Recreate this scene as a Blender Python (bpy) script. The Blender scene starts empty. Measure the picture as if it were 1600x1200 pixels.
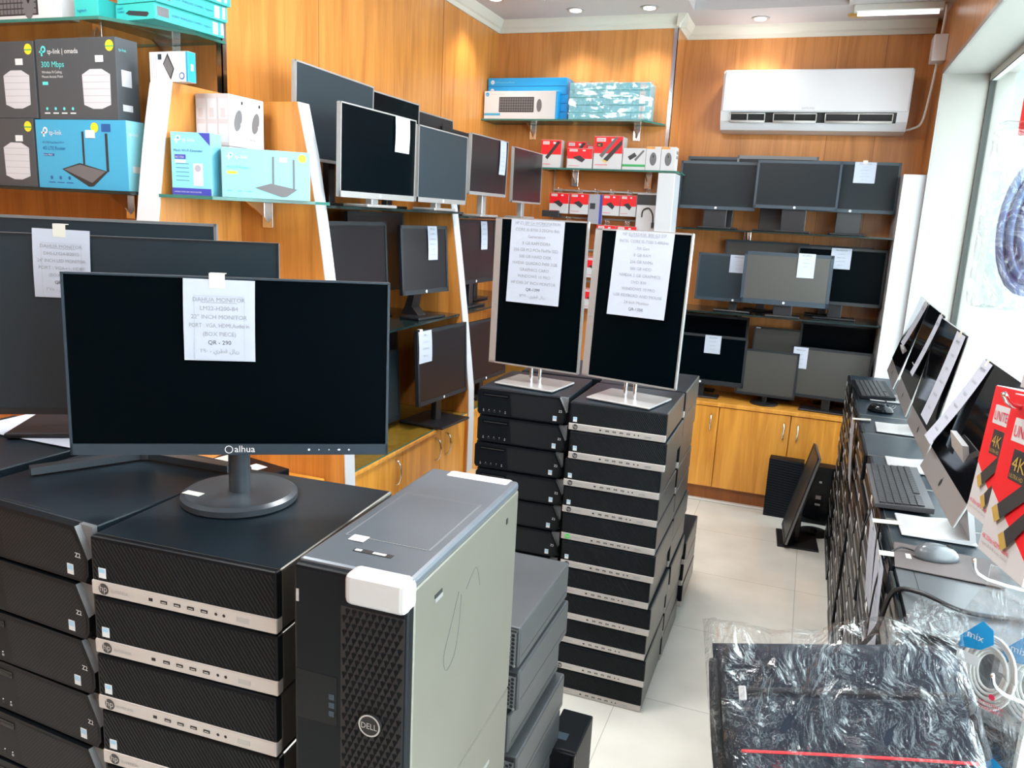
import bpy, bmesh, math, random
from mathutils import Matrix, Vector, Euler
random.seed(7)
sc = bpy.context.scene
col = sc.collection
R = math.radians
PI = math.pi

# ------------------------------------------------------------ camera
cam_d = bpy.data.cameras.new('camera'); cam = bpy.data.objects.new('camera', cam_d); col.objects.link(cam)
cam_d.sensor_fit = 'HORIZONTAL'; cam_d.sensor_width = 36.0; cam_d.lens = 1240.7 / 1600 * 36.0
cam_d.clip_start = 0.02; cam_d.clip_end = 200
CAMZ = 1.739
def cam_matrix(yaw, pitch, roll):
    cy, sy, cp, sp, cr, sr = math.cos(yaw), math.sin(yaw), math.cos(pitch), math.sin(pitch), math.cos(roll), math.sin(roll)
    f0 = Vector((sy, cy, 0)); r0 = Vector((cy, -sy, 0)); u0 = Vector((0, 0, 1))
    f = f0 * cp - u0 * sp; u = u0 * cp + f0 * sp
    r = r0 * cr + u * sr; u2 = u * cr - r0 * sr
    m = Matrix((r, u2, -f)).transposed().to_4x4(); m.translation = (0, 0, CAMZ); return m
cam.matrix_world = cam_matrix(R(-19.95), R(12.054), R(2.843))
sc.camera = cam

# ------------------------------------------------------------ light and exposure
sc.view_settings.view_transform = 'Standard'
sc.view_settings.look = 'None'
sc.view_settings.gamma = 1
sc.view_settings.use_curve_mapping = False
sc.view_settings.exposure = 0.48
world = bpy.data.worlds.new('world'); sc.world = world; world.use_nodes = True
bg = world.node_tree.nodes['Background']
bg.inputs[0].default_value = (0.86, 0.94, 1.0, 1); bg.inputs[1].default_value = 7.0
sc.cycles.max_bounces = 8; sc.cycles.diffuse_bounces = 4; sc.cycles.transparent_max_bounces = 16
sc.cycles.caustics_reflective = False; sc.cycles.caustics_refractive = False
sc.cycles.sample_clamp_indirect = 6
DOWNLIGHT_W = 4.0
FILL_W = 30.0

# ------------------------------------------------------------ materials
M = {}
def nmat(name, c, rough=0.5, metal=0.0, spec=0.5, coat=0.0, noise=0.0, nscale=20.0, bump=0.0, bscale=200.0):
    m = bpy.data.materials.new(name); m.use_nodes = True; nt = m.node_tree; b = nt.nodes['Principled BSDF']
    b.inputs['Base Color'].default_value = (*c, 1); b.inputs['Roughness'].default_value = rough
    b.inputs['Metallic'].default_value = metal; b.inputs['Specular IOR Level'].default_value = spec
    b.inputs['Coat Weight'].default_value = coat
    if noise > 0 or bump > 0:
        tc = nt.nodes.new('ShaderNodeTexCoord')
    if noise > 0:
        n = nt.nodes.new('ShaderNodeTexNoise'); n.inputs['Scale'].default_value = nscale; n.inputs['Detail'].default_value = 5
        nt.links.new(tc.outputs['Object'], n.inputs['Vector'])
        r = nt.nodes.new('ShaderNodeValToRGB')
        r.color_ramp.elements[0].position = 0.3; r.color_ramp.elements[1].position = 0.7
        r.color_ramp.elements[0].color = (*[max(0, v * (1 - noise)) for v in c], 1)
        r.color_ramp.elements[1].color = (*[min(1, v * (1 + noise)) for v in c], 1)
        nt.links.new(n.outputs['Fac'], r.inputs[0]); nt.links.new(r.outputs[0], b.inputs['Base Color'])
    if bump > 0:
        n2 = nt.nodes.new('ShaderNodeTexNoise'); n2.inputs['Scale'].default_value = bscale
        nt.links.new(tc.outputs['Object'], n2.inputs['Vector'])
        bp = nt.nodes.new('ShaderNodeBump'); bp.inputs['Strength'].default_value = bump; bp.inputs['Distance'].default_value = 0.002
        nt.links.new(n2.outputs['Fac'], bp.inputs['Height']); nt.links.new(bp.outputs[0], b.inputs['Normal'])
    M[name] = m; return m

def wood(name, dark, light, rough=0.32, seam=0.0):
    m = bpy.data.materials.new(name); m.use_nodes = True; nt = m.node_tree; b = nt.nodes['Principled BSDF']
    tc = nt.nodes.new('ShaderNodeTexCoord'); mp = nt.nodes.new('ShaderNodeMapping')
    mp.inputs['Scale'].default_value = (9, 9, 0.7); nt.links.new(tc.outputs['Object'], mp.inputs[0])
    n1 = nt.nodes.new('ShaderNodeTexNoise'); n1.inputs['Scale'].default_value = 1.6; n1.inputs['Detail'].default_value = 6; n1.inputs['Distortion'].default_value = 1.1
    nt.links.new(mp.outputs[0], n1.inputs['Vector'])
    mp2 = nt.nodes.new('ShaderNodeMapping'); mp2.inputs['Scale'].default_value = (70, 70, 2.5); nt.links.new(tc.outputs['Object'], mp2.inputs[0])
    n2 = nt.nodes.new('ShaderNodeTexNoise'); n2.inputs['Scale'].default_value = 1.5; n2.inputs['Detail'].default_value = 3
    nt.links.new(mp2.outputs[0], n2.inputs['Vector'])
    mx = nt.nodes.new('ShaderNodeMath'); mx.operation = 'MULTIPLY_ADD'; mx.inputs[1].default_value = 0.35; 
    nt.links.new(n2.outputs['Fac'], mx.inputs[0]); nt.links.new(n1.outputs['Fac'], mx.inputs[2])
    r = nt.nodes.new('ShaderNodeValToRGB'); e = r.color_ramp.elements
    e[0].position = 0.42; e[0].color = (*dark, 1); e[1].position = 0.82; e[1].color = (*light, 1)
    nt.links.new(mx.outputs[0], r.inputs[0]); nt.links.new(r.outputs[0], b.inputs['Base Color'])
    b.inputs['Roughness'].default_value = rough; b.inputs['Specular IOR Level'].default_value = 0.45
    M[name] = m; return m

wood('wall_wood', (0.43, 0.155, 0.027), (0.66, 0.275, 0.062))
wood('wall_wood_shaded', (0.42, 0.155, 0.036), (0.62, 0.26, 0.075))  # same wall wood, shade put into the colour for walls turned from the window
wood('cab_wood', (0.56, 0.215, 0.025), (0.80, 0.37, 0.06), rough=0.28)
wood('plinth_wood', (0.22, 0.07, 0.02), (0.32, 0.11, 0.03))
nmat('orange_panel', (0.50, 0.16, 0.035), 0.4, noise=0.12, nscale=6)
nmat('ceiling_paint', (0.56, 0.53, 0.54), 0.7)
nmat('cream_paint', (0.66, 0.64, 0.57), 0.55)
nmat('cream_paint_dimmed', (0.36, 0.36, 0.335), 0.55)  # cream paint with a darkened colour to offset the window glare
nmat('mauve_paint', (0.42, 0.33, 0.40), 0.7)
nmat('white_wall', (0.84, 0.83, 0.80), 0.6)
nmat('white_laminate', (0.55, 0.57, 0.60), 0.35)
nmat('street', (0.75, 0.77, 0.75), 0.9)
nmat('facade', (0.17, 0.205, 0.195), 0.9)
nmat('black_plastic', (0.0035, 0.0055, 0.008), 0.42, spec=0.16)
nmat('black_gloss', (0.003, 0.005, 0.007), 0.16, spec=0.25)
nmat('pc_metal', (0.007, 0.014, 0.021), 0.36, metal=0.0, spec=0.32, noise=0.25, nscale=9)
nmat('pc_side', (0.22, 0.22, 0.205), 0.34, metal=0.8, noise=0.1, nscale=6)
nmat('pc_grey', (0.10, 0.108, 0.116), 0.38, metal=0.5, noise=0.08, nscale=5)
nmat('dell_side', (0.22, 0.215, 0.18), 0.40, metal=0.55, noise=0.06, nscale=4)
nmat('dell_top', (0.13, 0.15, 0.175), 0.34, metal=0.4, noise=0.08, nscale=6)
nmat('silver', (0.44, 0.44, 0.44), 0.34, metal=0.55)
nmat('silver_strip', (0.52, 0.49, 0.47), 0.38, metal=0.35)
nmat('chrome', (0.75, 0.76, 0.77), 0.12, metal=1.0)
nmat('imac_alu', (0.42, 0.425, 0.43), 0.36, metal=0.6)
nmat('alu_white', (0.50, 0.50, 0.51), 0.4, metal=0.2)
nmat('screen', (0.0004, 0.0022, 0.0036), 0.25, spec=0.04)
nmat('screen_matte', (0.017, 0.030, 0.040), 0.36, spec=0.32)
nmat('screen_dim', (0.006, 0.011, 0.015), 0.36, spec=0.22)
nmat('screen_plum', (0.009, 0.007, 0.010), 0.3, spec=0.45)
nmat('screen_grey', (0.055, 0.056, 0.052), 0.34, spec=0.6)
nmat('imac_glass', (0.004, 0.004, 0.005), 0.05, spec=0.6)
nmat('bezel_black', (0.009, 0.013, 0.018), 0.45)
nmat('bezel_slate', (0.022, 0.040, 0.058), 0.4)
nmat('bezel_grey', (0.16, 0.17, 0.18), 0.4)
nmat('stand_black', (0.012, 0.013, 0.016), 0.35)
nmat('stand_grey', (0.05, 0.062, 0.075), 0.32, metal=0.3)
nmat('paper', (0.44, 0.48, 0.57), 0.75)
nmat('tape', (0.62, 0.62, 0.56), 0.35)
nmat('ink', (0.30, 0.31, 0.34), 0.7)
nmat('ink_dark', (0.10, 0.105, 0.12), 0.7)
nmat('white_print', (0.62, 0.64, 0.66), 0.5)
nmat('grey_print', (0.35, 0.36, 0.38), 0.5)
nmat('logo_white', (0.8, 0.82, 0.83), 0.3)
nmat('logo_dim', (0.28, 0.29, 0.30), 0.4)
nmat('port_black', (0.008, 0.008, 0.009), 0.6)
nmat('sticker_blue', (0.30, 0.52, 0.70), 0.4)
nmat('green_led', (0.05, 0.6, 0.09), 0.4)
nmat('card_grey', (0.06, 0.07, 0.08), 0.42)
nmat('card_blue', (0.05, 0.33, 0.54), 0.36)
nmat('card_cyan', (0.22, 0.56, 0.66), 0.32)
nmat('card_teal', (0.04, 0.44, 0.42), 0.36)
nmat('card_tealdark', (0.015, 0.30, 0.27), 0.4)
nmat('hp_blue', (0.01, 0.30, 0.66), 0.38)
nmat('navy', (0.02, 0.09, 0.28), 0.4)
nmat('indigo', (0.05, 0.06, 0.38), 0.4)
nmat('teal_print', (0.10, 0.62, 0.62), 0.4)
nmat('yellow', (0.85, 0.60, 0.03), 0.45)
nmat('gold', (0.72, 0.50, 0.12), 0.35, metal=0.4)
nmat('green_print', (0.04, 0.35, 0.10), 0.5)
nmat('red_card', (0.80, 0.012, 0.02), 0.38)
nmat('red_print', (0.70, 0.03, 0.08), 0.5)
nmat('white_card', (0.58, 0.58, 0.60), 0.42)
nmat('pink_card', (0.48, 0.43, 0.45), 0.45)
nmat('device_white', (0.52, 0.53, 0.57), 0.4)
nmat('device_shade', (0.36, 0.36, 0.41), 0.4)
nmat('device_black', (0.03, 0.032, 0.036), 0.4)
nmat('device_grey', (0.13, 0.13, 0.14), 0.4)
nmat('cardboard', (0.62, 0.42, 0.22), 0.8)
nmat('cable_black', (0.010, 0.010, 0.012), 0.4)
nmat('cable_white', (0.72, 0.70, 0.66), 0.5)
nmat('mousepad', (0.085, 0.07, 0.07), 0.8, bump=0.3, bscale=900)
nmat('keys', (0.03, 0.032, 0.036), 0.45)
nmat('key_body', (0.075, 0.078, 0.085), 0.38, metal=0.2)
nmat('mouse_shell', (0.10, 0.11, 0.12), 0.22)
nmat('ac_white', (0.68, 0.68, 0.71), 0.22)
nmat('ac_grey', (0.55, 0.53, 0.52), 0.4)
nmat('bag_fabric', (0.016, 0.022, 0.034), 0.75, spec=0.15, bump=0.8, bscale=500)
nmat('bag_dark', (0.012, 0.014, 0.02), 0.7, bump=0.6, bscale=500)
nmat('red_piping', (0.75, 0.02, 0.03), 0.5)
nmat('cord_white', (0.72, 0.70, 0.66), 0.5)
nmat('blue_jacket', (0.12, 0.22, 0.45), 0.6)
nmat('pouch_blue', (0.01, 0.25, 0.55), 0.4)
nmat('gasket', (0.03, 0.035, 0.03), 0.5)
nmat('frame_white', (0.70, 0.72, 0.68), 0.4)
nmat('mint', (0.25, 0.75, 0.55), 0.5)

def glassy(name, tint, gloss=0.12, rough=0.03, bump=0.0, bscale=30, bdist=0.01, emit=None):
    m = bpy.data.materials.new(name); m.use_nodes = True; nt = m.node_tree
    nt.nodes.remove(nt.nodes['Principled BSDF']); out = nt.nodes['Material Output']
    tr = nt.nodes.new('ShaderNodeBsdfTransparent'); tr.inputs[0].default_value = (*tint, 1)
    gl = nt.nodes.new('ShaderNodeBsdfGlossy'); gl.inputs['Roughness'].default_value = rough
    mx = nt.nodes.new('ShaderNodeMixShader'); lw = nt.nodes.new('ShaderNodeLayerWeight'); lw.inputs[0].default_value = 0.5
    pw = nt.nodes.new('ShaderNodeMath'); pw.operation = 'POWER'; pw.inputs[1].default_value = 3.5
    ma = nt.nodes.new('ShaderNodeMath'); ma.operation = 'MULTIPLY_ADD'; ma.inputs[1].default_value = 0.55; ma.inputs[2].default_value = gloss; ma.use_clamp = True
    nt.links.new(lw.outputs['Facing'], pw.inputs[0]); nt.links.new(pw.outputs[0], ma.inputs[0]); nt.links.new(ma.outputs[0], mx.inputs[0]); nt.links.new(tr.outputs[0], mx.inputs[1]); nt.links.new(gl.outputs[0], mx.inputs[2])
    nt.links.new(mx.outputs[0], out.inputs[0])
    if bump:
        tc = nt.nodes.new('ShaderNodeTexCoord'); n = nt.nodes.new('ShaderNodeTexNoise'); n.inputs['Scale'].default_value = bscale
        n.inputs['Detail'].default_value = 6; n.inputs['Distortion'].default_value = 1.6
        nt.links.new(tc.outputs['Object'], n.inputs['Vector'])
        bp = nt.nodes.new('ShaderNodeBump'); bp.inputs['Strength'].default_value = bump; bp.inputs['Distance'].default_value = bdist
        nt.links.new(n.outputs['Fac'], bp.inputs['Height']); nt.links.new(bp.outputs[0], gl.inputs['Normal']); nt.links.new(bp.outputs[0], lw.inputs['Normal'])
    M[name] = m
glassy('window_glass', (0.97, 1.0, 0.99), 0.03)
glassy('shelf_glass', (0.80, 0.88, 0.85), 0.06)
nmat('glass_edge', (0.04, 0.16, 0.13), 0.15)
nmat('dark_glass', (0.010, 0.022, 0.022), 0.10)
glassy('film', (0.97, 0.98, 0.98), 0.035, 0.045, bump=1.0, bscale=11, bdist=0.08)
glassy('film_soft', (0.95, 0.96, 0.97), 0.10, 0.16, bump=0.8, bscale=22, bdist=0.02)

def stripes(name, c, c2, period, ang, rough=0.4, bump=0.6):
    m = bpy.data.materials.new(name); m.use_nodes = True; nt = m.node_tree; b = nt.nodes['Principled BSDF']
    tc = nt.nodes.new('ShaderNodeTexCoord'); mp = nt.nodes.new('ShaderNodeMapping'); mp.inputs['Rotation'].default_value = (0, ang, 0)
    nt.links.new(tc.outputs['Object'], mp.inputs[0])
    w = nt.nodes.new('ShaderNodeTexWave'); w.wave_type = 'BANDS'; w.bands_direction = 'X'; w.inputs['Scale'].default_value = 2 * PI / 20 / period
    nt.links.new(mp.outputs[0], w.inputs['Vector'])
    r = nt.nodes.new('ShaderNodeValToRGB'); r.color_ramp.elements[0].position = 0.35; r.color_ramp.elements[1].position = 0.65
    r.color_ramp.elements[0].color = (*c2, 1); r.color_ramp.elements[1].color = (*c, 1)
    nt.links.new(w.outputs['Fac'], r.inputs[0]); nt.links.new(r.outputs[0], b.inputs['Base Color'])
    bp = nt.nodes.new('ShaderNodeBump'); bp.inputs['Strength'].default_value = bump; bp.inputs['Distance'].default_value = 0.002
    nt.links.new(w.outputs['Fac'], bp.inputs['Height']); nt.links.new(bp.outputs[0], b.inputs['Normal'])
    b.inputs['Roughness'].default_value = rough; b.inputs['Specular IOR Level'].default_value = 0.12; M[name] = m
stripes('ribbed_black', (0.010, 0.014, 0.017), (0.002, 0.002, 0.003), 0.0062, R(35))
stripes('wavy_black', (0.014, 0.02, 0.028), (0.004, 0.006, 0.009), 0.016, R(86))
def perforated(name, c, dark, sc_):
    m = bpy.data.materials.new(name); m.use_nodes = True; nt = m.node_tree; b = nt.nodes['Principled BSDF']
    tc = nt.nodes.new('ShaderNodeTexCoord'); mp = nt.nodes.new('ShaderNodeMapping'); mp.inputs['Scale'].default_value = (1, 0.001, 1)
    nt.links.new(tc.outputs['Object'], mp.inputs[0])
    v = nt.nodes.new('ShaderNodeTexVoronoi'); v.inputs['Scale'].default_value = sc_; v.inputs['Randomness'].default_value = 0.0
    mp.inputs['Rotation'].default_value = (0, R(45), 0)
    nt.links.new(mp.outputs[0], v.inputs['Vector'])
    r = nt.nodes.new('ShaderNodeValToRGB'); r.color_ramp.elements[0].position = 0.30; r.color_ramp.elements[1].position = 0.40
    r.color_ramp.elements[0].color = (*dark, 1); r.color_ramp.elements[1].color = (*c, 1)
    nt.links.new(v.outputs['Distance'], r.inputs[0]); nt.links.new(r.outputs[0], b.inputs['Base Color'])
    b.inputs['Roughness'].default_value = 0.45; b.inputs['Specular IOR Level'].default_value = 0.15; M[name] = m
perforated('perforated_black', (0.017, 0.020, 0.023), (0.004, 0.004, 0.005), 190)

def floor_mat():
    m = bpy.data.materials.new('floor_tile'); m.use_nodes = True; nt = m.node_tree; b = nt.nodes['Principled BSDF']
    tc = nt.nodes.new('ShaderNodeTexCoord'); mp = nt.nodes.new('ShaderNodeMapping'); mp.inputs['Location'].default_value = (-0.117, -0.289, 0)
    nt.links.new(tc.outputs['Object'], mp.inputs[0])
    bk = nt.nodes.new('ShaderNodeTexBrick'); bk.offset = 0; bk.squash = 1
    bk.inputs['Scale'].default_value = 1; bk.inputs['Brick Width'].default_value = 0.6; bk.inputs['Row Height'].default_value = 0.6
    bk.inputs['Mortar Size'].default_value = 0.0016; bk.inputs['Mortar Smooth'].default_value = 0.1
    bk.inputs['Color1'].default_value = (0.79, 0.785, 0.725, 1); bk.inputs['Color2'].default_value = (0.83, 0.82, 0.755, 1)
    bk.inputs['Mortar'].default_value = (0.52, 0.50, 0.45, 1)
    nt.links.new(mp.outputs[0], bk.inputs['Vector'])
    n = nt.nodes.new('ShaderNodeTexNoise'); n.inputs['Scale'].default_value = 5; n.inputs['Detail'].default_value = 8
    nt.links.new(tc.outputs['Object'], n.inputs['Vector'])
    mx = nt.nodes.new('ShaderNodeMix'); mx.data_type = 'RGBA'; mx.blend_type = 'MULTIPLY'; mx.inputs[0].default_value = 0.25
    nt.links.new(bk.outputs['Color'], mx.inputs[6]); nt.links.new(n.outputs['Fac'], mx.inputs[7])
    nt.links.new(mx.outputs[2], b.inputs['Base Color']); b.inputs['Roughness'].default_value = 0.13; b.inputs['Specular IOR Level'].default_value = 0.5
    M['floor_tile'] = m
floor_mat()
def emis(name, c, s):
    m = bpy.data.materials.new(name); m.use_nodes = True; b = m.node_tree.nodes['Principled BSDF']
    b.inputs['Base Color'].default_value = (*c, 1); b.inputs['Emission Color'].default_value = (*c, 1); b.inputs['Emission Strength'].default_value = s
    M[name] = m
emis('lamp_glow', (1, 0.97, 0.92), 6.0)
emis('tube_glow', (0.95, 0.98, 1.0), 1.2)

# ------------------------------------------------------------ mesh builder
_txt = {}
def text_geo(s):
    if s in _txt: return _txt[s]
    cu = bpy.data.curves.new('t', 'FONT'); cu.body = s; cu.size = 1; cu.resolution_u = 2; cu.align_x = 'LEFT'
    ob = bpy.data.objects.new('t', cu); col.objects.link(ob)
    dg = bpy.context.evaluated_depsgraph_get(); me = bpy.data.meshes.new_from_object(ob.evaluated_get(dg))
    vs = [v.co.copy() for v in me.vertices]; fs = [tuple(p.vertices) for p in me.polygons]
    bpy.data.objects.remove(ob); bpy.data.curves.remove(cu); bpy.data.meshes.remove(me)
    _txt[s] = (vs, fs); return _txt[s]
_rb = {}
class MB:
    def __init__(s): s.v = []; s.f = []; s.m = []; s.mats = []; s.T = Matrix.Identity(4); s.smooth = []
    def mi(s, m):
        if m not in s.mats: s.mats.append(m)
        return s.mats.index(m)
    def add(s, vs, fs, m, smooth=False):
        o = len(s.v); s.v += [s.T @ Vector(v) for v in vs]; k = s.mi(m)
        for f in fs: s.f.append(tuple(i + o for i in f)); s.m.append(k); s.smooth.append(smooth)
        return s
    def box(s, x0, x1, y0, y1, z0, z1, m, bev=0.0, seg=2):
        if bev <= 0:
            vs = [(x, y, z) for x in (x0, x1) for y in (y0, y1) for z in (z0, z1)]
            return s.add(vs, [(0, 1, 3, 2), (4, 6, 7, 5), (0, 4, 5, 1), (2, 3, 7, 6), (0, 2, 6, 4), (1, 5, 7, 3)], m)
        key = tuple(round(a, 5) for a in (x1 - x0, y1 - y0, z1 - z0, bev, seg))
        if key not in _rb:
            bm = bmesh.new(); bmesh.ops.create_cube(bm, size=1)
            for v in bm.verts: v.co = Vector((v.co.x * key[0], v.co.y * key[1], v.co.z * key[2]))
            bmesh.ops.bevel(bm, geom=list(bm.edges), offset=min(bev, 0.49 * min(key[:3])), segments=seg, profile=0.5, affect='EDGES')
            bm.verts.index_update()
            _rb[key] = ([v.co.copy() for v in bm.verts], [tuple(v.index for v in f.verts) for f in bm.faces]); bm.free()
        c = Vector(((x0 + x1) / 2, (y0 + y1) / 2, (z0 + z1) / 2))
        return s.add([v + c for v in _rb[key][0]], _rb[key][1], m)
    def prism(s, pts, axis, a, b, m):
        """pts 2-D outline extruded along axis from a to b"""
        n = len(pts)
        def P(p, t): return {'x': (t, p[0], p[1]), 'y': (p[0], t, p[1]), 'z': (p[0], p[1], t)}[axis]
        vs = [P(p, a) for p in pts] + [P(p, b) for p in pts]
        fs = [tuple(range(n)), tuple(range(2 * n - 1, n - 1, -1))] + [(i, (i + 1) % n, n + (i + 1) % n, n + i) for i in range(n)]
        return s.add(vs, fs, m)
    def cyl(s, p0, p1, r0, m, r1=None, n=20, smooth=True):
        p0 = Vector(p0); p1 = Vector(p1); r1 = r0 if r1 is None else r1; d = (p1 - p0).normalized()
        a = d.orthogonal().normalized(); b = d.cross(a)
        vs = [p0 + (a * math.cos(t) + b * math.sin(t)) * r0 for t in [2 * PI * i / n for i in range(n)]] + \
             [p1 + (a * math.cos(t) + b * math.sin(t)) * r1 for t in [2 * PI * i / n for i in range(n)]]
        s.add(vs, [(i, (i + 1) % n, n + (i + 1) % n, n + i) for i in range(n)], m, smooth)
        return s.add(vs, [tuple(range(n))[::-1], tuple(range(n, 2 * n))], m)
    def tube(s, pts, r, m, n=8, sub=6):
        P = [Vector(p) for p in pts]; Q = []
        for i in range(len(P) - 1):
            a, b, c, d = P[max(i - 1, 0)], P[i], P[i + 1], P[min(i + 2, len(P) - 1)]
            for k in range(sub):
                t = k / sub
                Q.append(0.5 * ((2 * b) + (c - a) * t + (2 * a - 5 * b + 4 * c - d) * t * t + (3 * b - a - 3 * c + d) * t ** 3))
        Q.append(P[-1]); vs = []; fs = []; up = None
        for i, q in enumerate(Q):
            d = (Q[min(i + 1, len(Q) - 1)] - Q[max(i - 1, 0)]).normalized()
            if up is None: up = d.orthogonal().normalized()
            up = (up - d * up.dot(d)).normalized(); w = d.cross(up)
            vs += [q + (up * math.cos(2 * PI * k / n) + w * math.sin(2 * PI * k / n)) * r for k in range(n)]
        for i in range(len(Q) - 1):
            for k in range(n): fs.append((i * n + k, i * n + (k + 1) % n, (i + 1) * n + (k + 1) % n, (i + 1) * n + k))
        fs += [tuple(range(n))[::-1], tuple(range(len(vs) - n, len(vs)))]
        return s.add(vs, fs, m, True)
    def poly(s, pts, m): return s.add(pts, [tuple(range(len(pts)))], m)
    def disc(s, c, u, v, r, m, n=24, ru=None):
        c, u, v = Vector(c), Vector(u), Vector(v)
        return s.poly([c + u * math.cos(2 * PI * i / n) * r + v * math.sin(2 * PI * i / n) * (ru or r) for i in range(n)], m)
    def ring(s, c, u, v, r0, r1, m, n=28):
        c, u, v = Vector(c), Vector(u), Vector(v)
        vs = [c + (u * math.cos(2 * PI * i / n) + v * math.sin(2 * PI * i / n)) * r for r in (r0, r1) for i in range(n)]
        return s.add(vs, [(i, (i + 1) % n, n + (i + 1) % n, n + i) for i in range(n)], m)
    def text(s, t, o, u, v, size, m, align='l', width=None, maxw=None):
        """baseline origin o, u right, v up"""
        vs, fs = text_geo(t)
        if not vs: return s
        x0 = min(p.x for p in vs); x1 = max(p.x for p in vs); o, u, v = Vector(o), Vector(u), Vector(v)
        kx = size
        if width: kx = width / max(1e-6, x1 - x0)
        if maxw and (x1 - x0) * kx > maxw: kx = maxw / (x1 - x0)
        dx = {'l': -x0, 'c': -(x0 + x1) / 2, 'r': -x1}[align]
        return s.add([o + u * ((p.x + dx) * kx) + v * (p.y * size) for p in vs], fs, m)
    def build(s, name, parent=None):
        me = bpy.data.meshes.new(name); me.from_pydata([tuple(v) for v in s.v], [], s.f)
        for m in s.mats: me.materials.append(M[m])
        me.polygons.foreach_set('material_index', s.m)
        me.polygons.foreach_set('use_smooth', s.smooth)
        me.update()
        bm = bmesh.new(); bm.from_mesh(me); bmesh.ops.recalc_face_normals(bm, faces=list(bm.faces)); bm.to_mesh(me); bm.free()
        o = bpy.data.objects.new(name, me); col.objects.link(o)
        if parent: o.parent = parent
        return o
X_, Y_, Z_ = Vector((1, 0, 0)), Vector((0, 1, 0)), Vector((0, 0, 1))
def tag(o, label=None, cat=None, group=None, kind=None):
    if label: o['label'] = label
    if cat: o['category'] = cat
    if group: o['group'] = group
    if kind: o['kind'] = kind
    return o
def empty(name, loc, rz=0.0):
    o = bpy.data.objects.new(name, None); o.empty_display_size = 0.05; col.objects.link(o)
    o.location = loc; o.rotation_euler = (0, 0, R(rz)); return o
def struct(mb, name):
    o = mb.build(name); o['kind'] = 'structure'; return o
def dup(o, parent=None):
    c = o.copy(); col.objects.link(c)
    if parent is not None: c.parent = parent
    for k in ('label', 'category', 'group'):
        pass
    for ch in list(o.children): dup(ch, c)
    return c
ORD = ['topmost', 'second', 'third', 'fourth', 'fifth', 'sixth', 'seventh', 'eighth', 'ninth', 'tenth', 'eleventh', 'twelfth']

# ------------------------------------------------------------ room shell
XL, YW, XR, YB1, YB2, XC, ZC = -2.05, 2.45, 0.545, 5.07, 5.40, -0.90, 2.94
struct(MB().box(-4.6, XR + .32, -2.2, YB2 + .1, -0.1, 0, 'floor_tile'), 'floor')
# ceiling border with recess (two trays forming an L)
m = MB()
def slab(x0, x1, y0, y1): m.box(x0, x1, y0, y1, ZC, ZC + 0.12, 'ceiling_paint')
slab(-4.6, XR + .25, 4.98, YB2 + .1); slab(-4.6, -0.80, 4.64, 4.98); slab(0.03, XR + .25, -2.2, 4.98)
slab(-4.6, -1.6, -2.2, 4.64); slab(-1.6, 0.03, -2.2, -1.2)
m.box(-1.7, 0.1, -1.3, 5.05, ZC + 0.12, ZC + 0.16, 'ceiling_paint')
m.box(-1.56, 0.0, -1.1, 4.58, ZC + 0.105, ZC + 0.12, 'mauve_paint')
struct(m, 'ceiling')
struct(MB().box(XL - .1, XL, YW, YB1 + .1, 0, ZC, 'wall_wood'), 'wall_left')
struct(MB().box(-4.6, XL - .1, YW, YW + .09, 0, ZC, 'wall_wood_shaded').box(XL - .1, XL - .0005, YW - .0015, YW, 0, ZC, 'wall_wood_shaded'), 'wall_left_return')
struct(MB().box(-4.7, -4.6, -2.2, YW + .1, 0, ZC, 'wall_wood'), 'wall_far_left')
struct(MB().box(XL, XC, YB1, YB1 + .1, 0, ZC, 'wall_wood_shaded'), 'wall_back')
struct(MB().box(XC - .1, XC, YB1 + .1, YB2, 0, ZC, 'wall_wood_shaded'), 'wall_back_return')
struct(MB().box(XC - .1, XR + .3, YB2, YB2 + .1, 0, ZC, 'wall_wood_shaded'), 'wall_back_recess')
struct(MB().box(-4.6, XR + .3, -2.3, -2.2, 0, ZC, 'wall_wood_shaded'), 'wall_front')
m = MB()   # right wall with display window: header, jamb at far end, low sill, unseen pier behind camera added to cut frontal window light
YJ, XG, ZH, ZS = 4.98, 0.765, 2.59, 0.12
m.box(XR, XG + .1, -2.2, YB2, ZH, ZC, 'wall_wood')
m.box(XR, XG + .1, YJ, YB2, 0, ZH, 'wall_wood')
m.box(XG - .006, XG + .1, -2.2, YJ, 0, ZS, 'white_wall'); m.box(XR, XG + .1, -2.2, -0.3, ZS, ZH, 'white_wall')
struct(m, 'wall_right')
m = MB()
m.box(XR - .001, XG + .12, YJ - .012, YJ, ZS, ZH - .012, 'cream_paint_dimmed'); m.box(XR - .001, XG + .12, -0.3, YJ, ZH - .012, ZH, 'cream_paint_dimmed')
struct(m, 'trim_window_reveal')
m = MB()
m.box(XR - .006, XR, -0.3, YJ, ZH - .012, ZH + .012, 'silver'); m.box(XR - .006, XR, YJ - .012, YJ + .02, 0.96, ZH + .012, 'silver')
struct(m, 'trim_window_edge')
root = empty('window_1', (0, 0, 0)); root['kind'] = 'structure'
m = MB(); m.box(XG, XG + .03, -0.3, YJ - .012, ZS, ZS + .05, 'frame_white'); m.box(XG, XG + .03, -0.3, YJ - .012, ZH - .05, ZH - .012, 'frame_white')
m.box(XG - .001, XG + .03, YJ - .026, YJ - .012, ZS, ZH - .05, 'gasket'); m.box(XG - .001, XG + .0, -0.3, YJ - .012, ZH - .056, ZH - .05, 'gasket')
m.box(XG, XG + .03, 3.20, 3.215, ZS, ZH - .05, 'frame_white'); m.build('window_frame', root)
MB().box(XG + .012, XG + .018, -0.3, YJ - .026, ZS + .05, ZH - .05, 'window_glass').build('window_pane', root)
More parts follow.
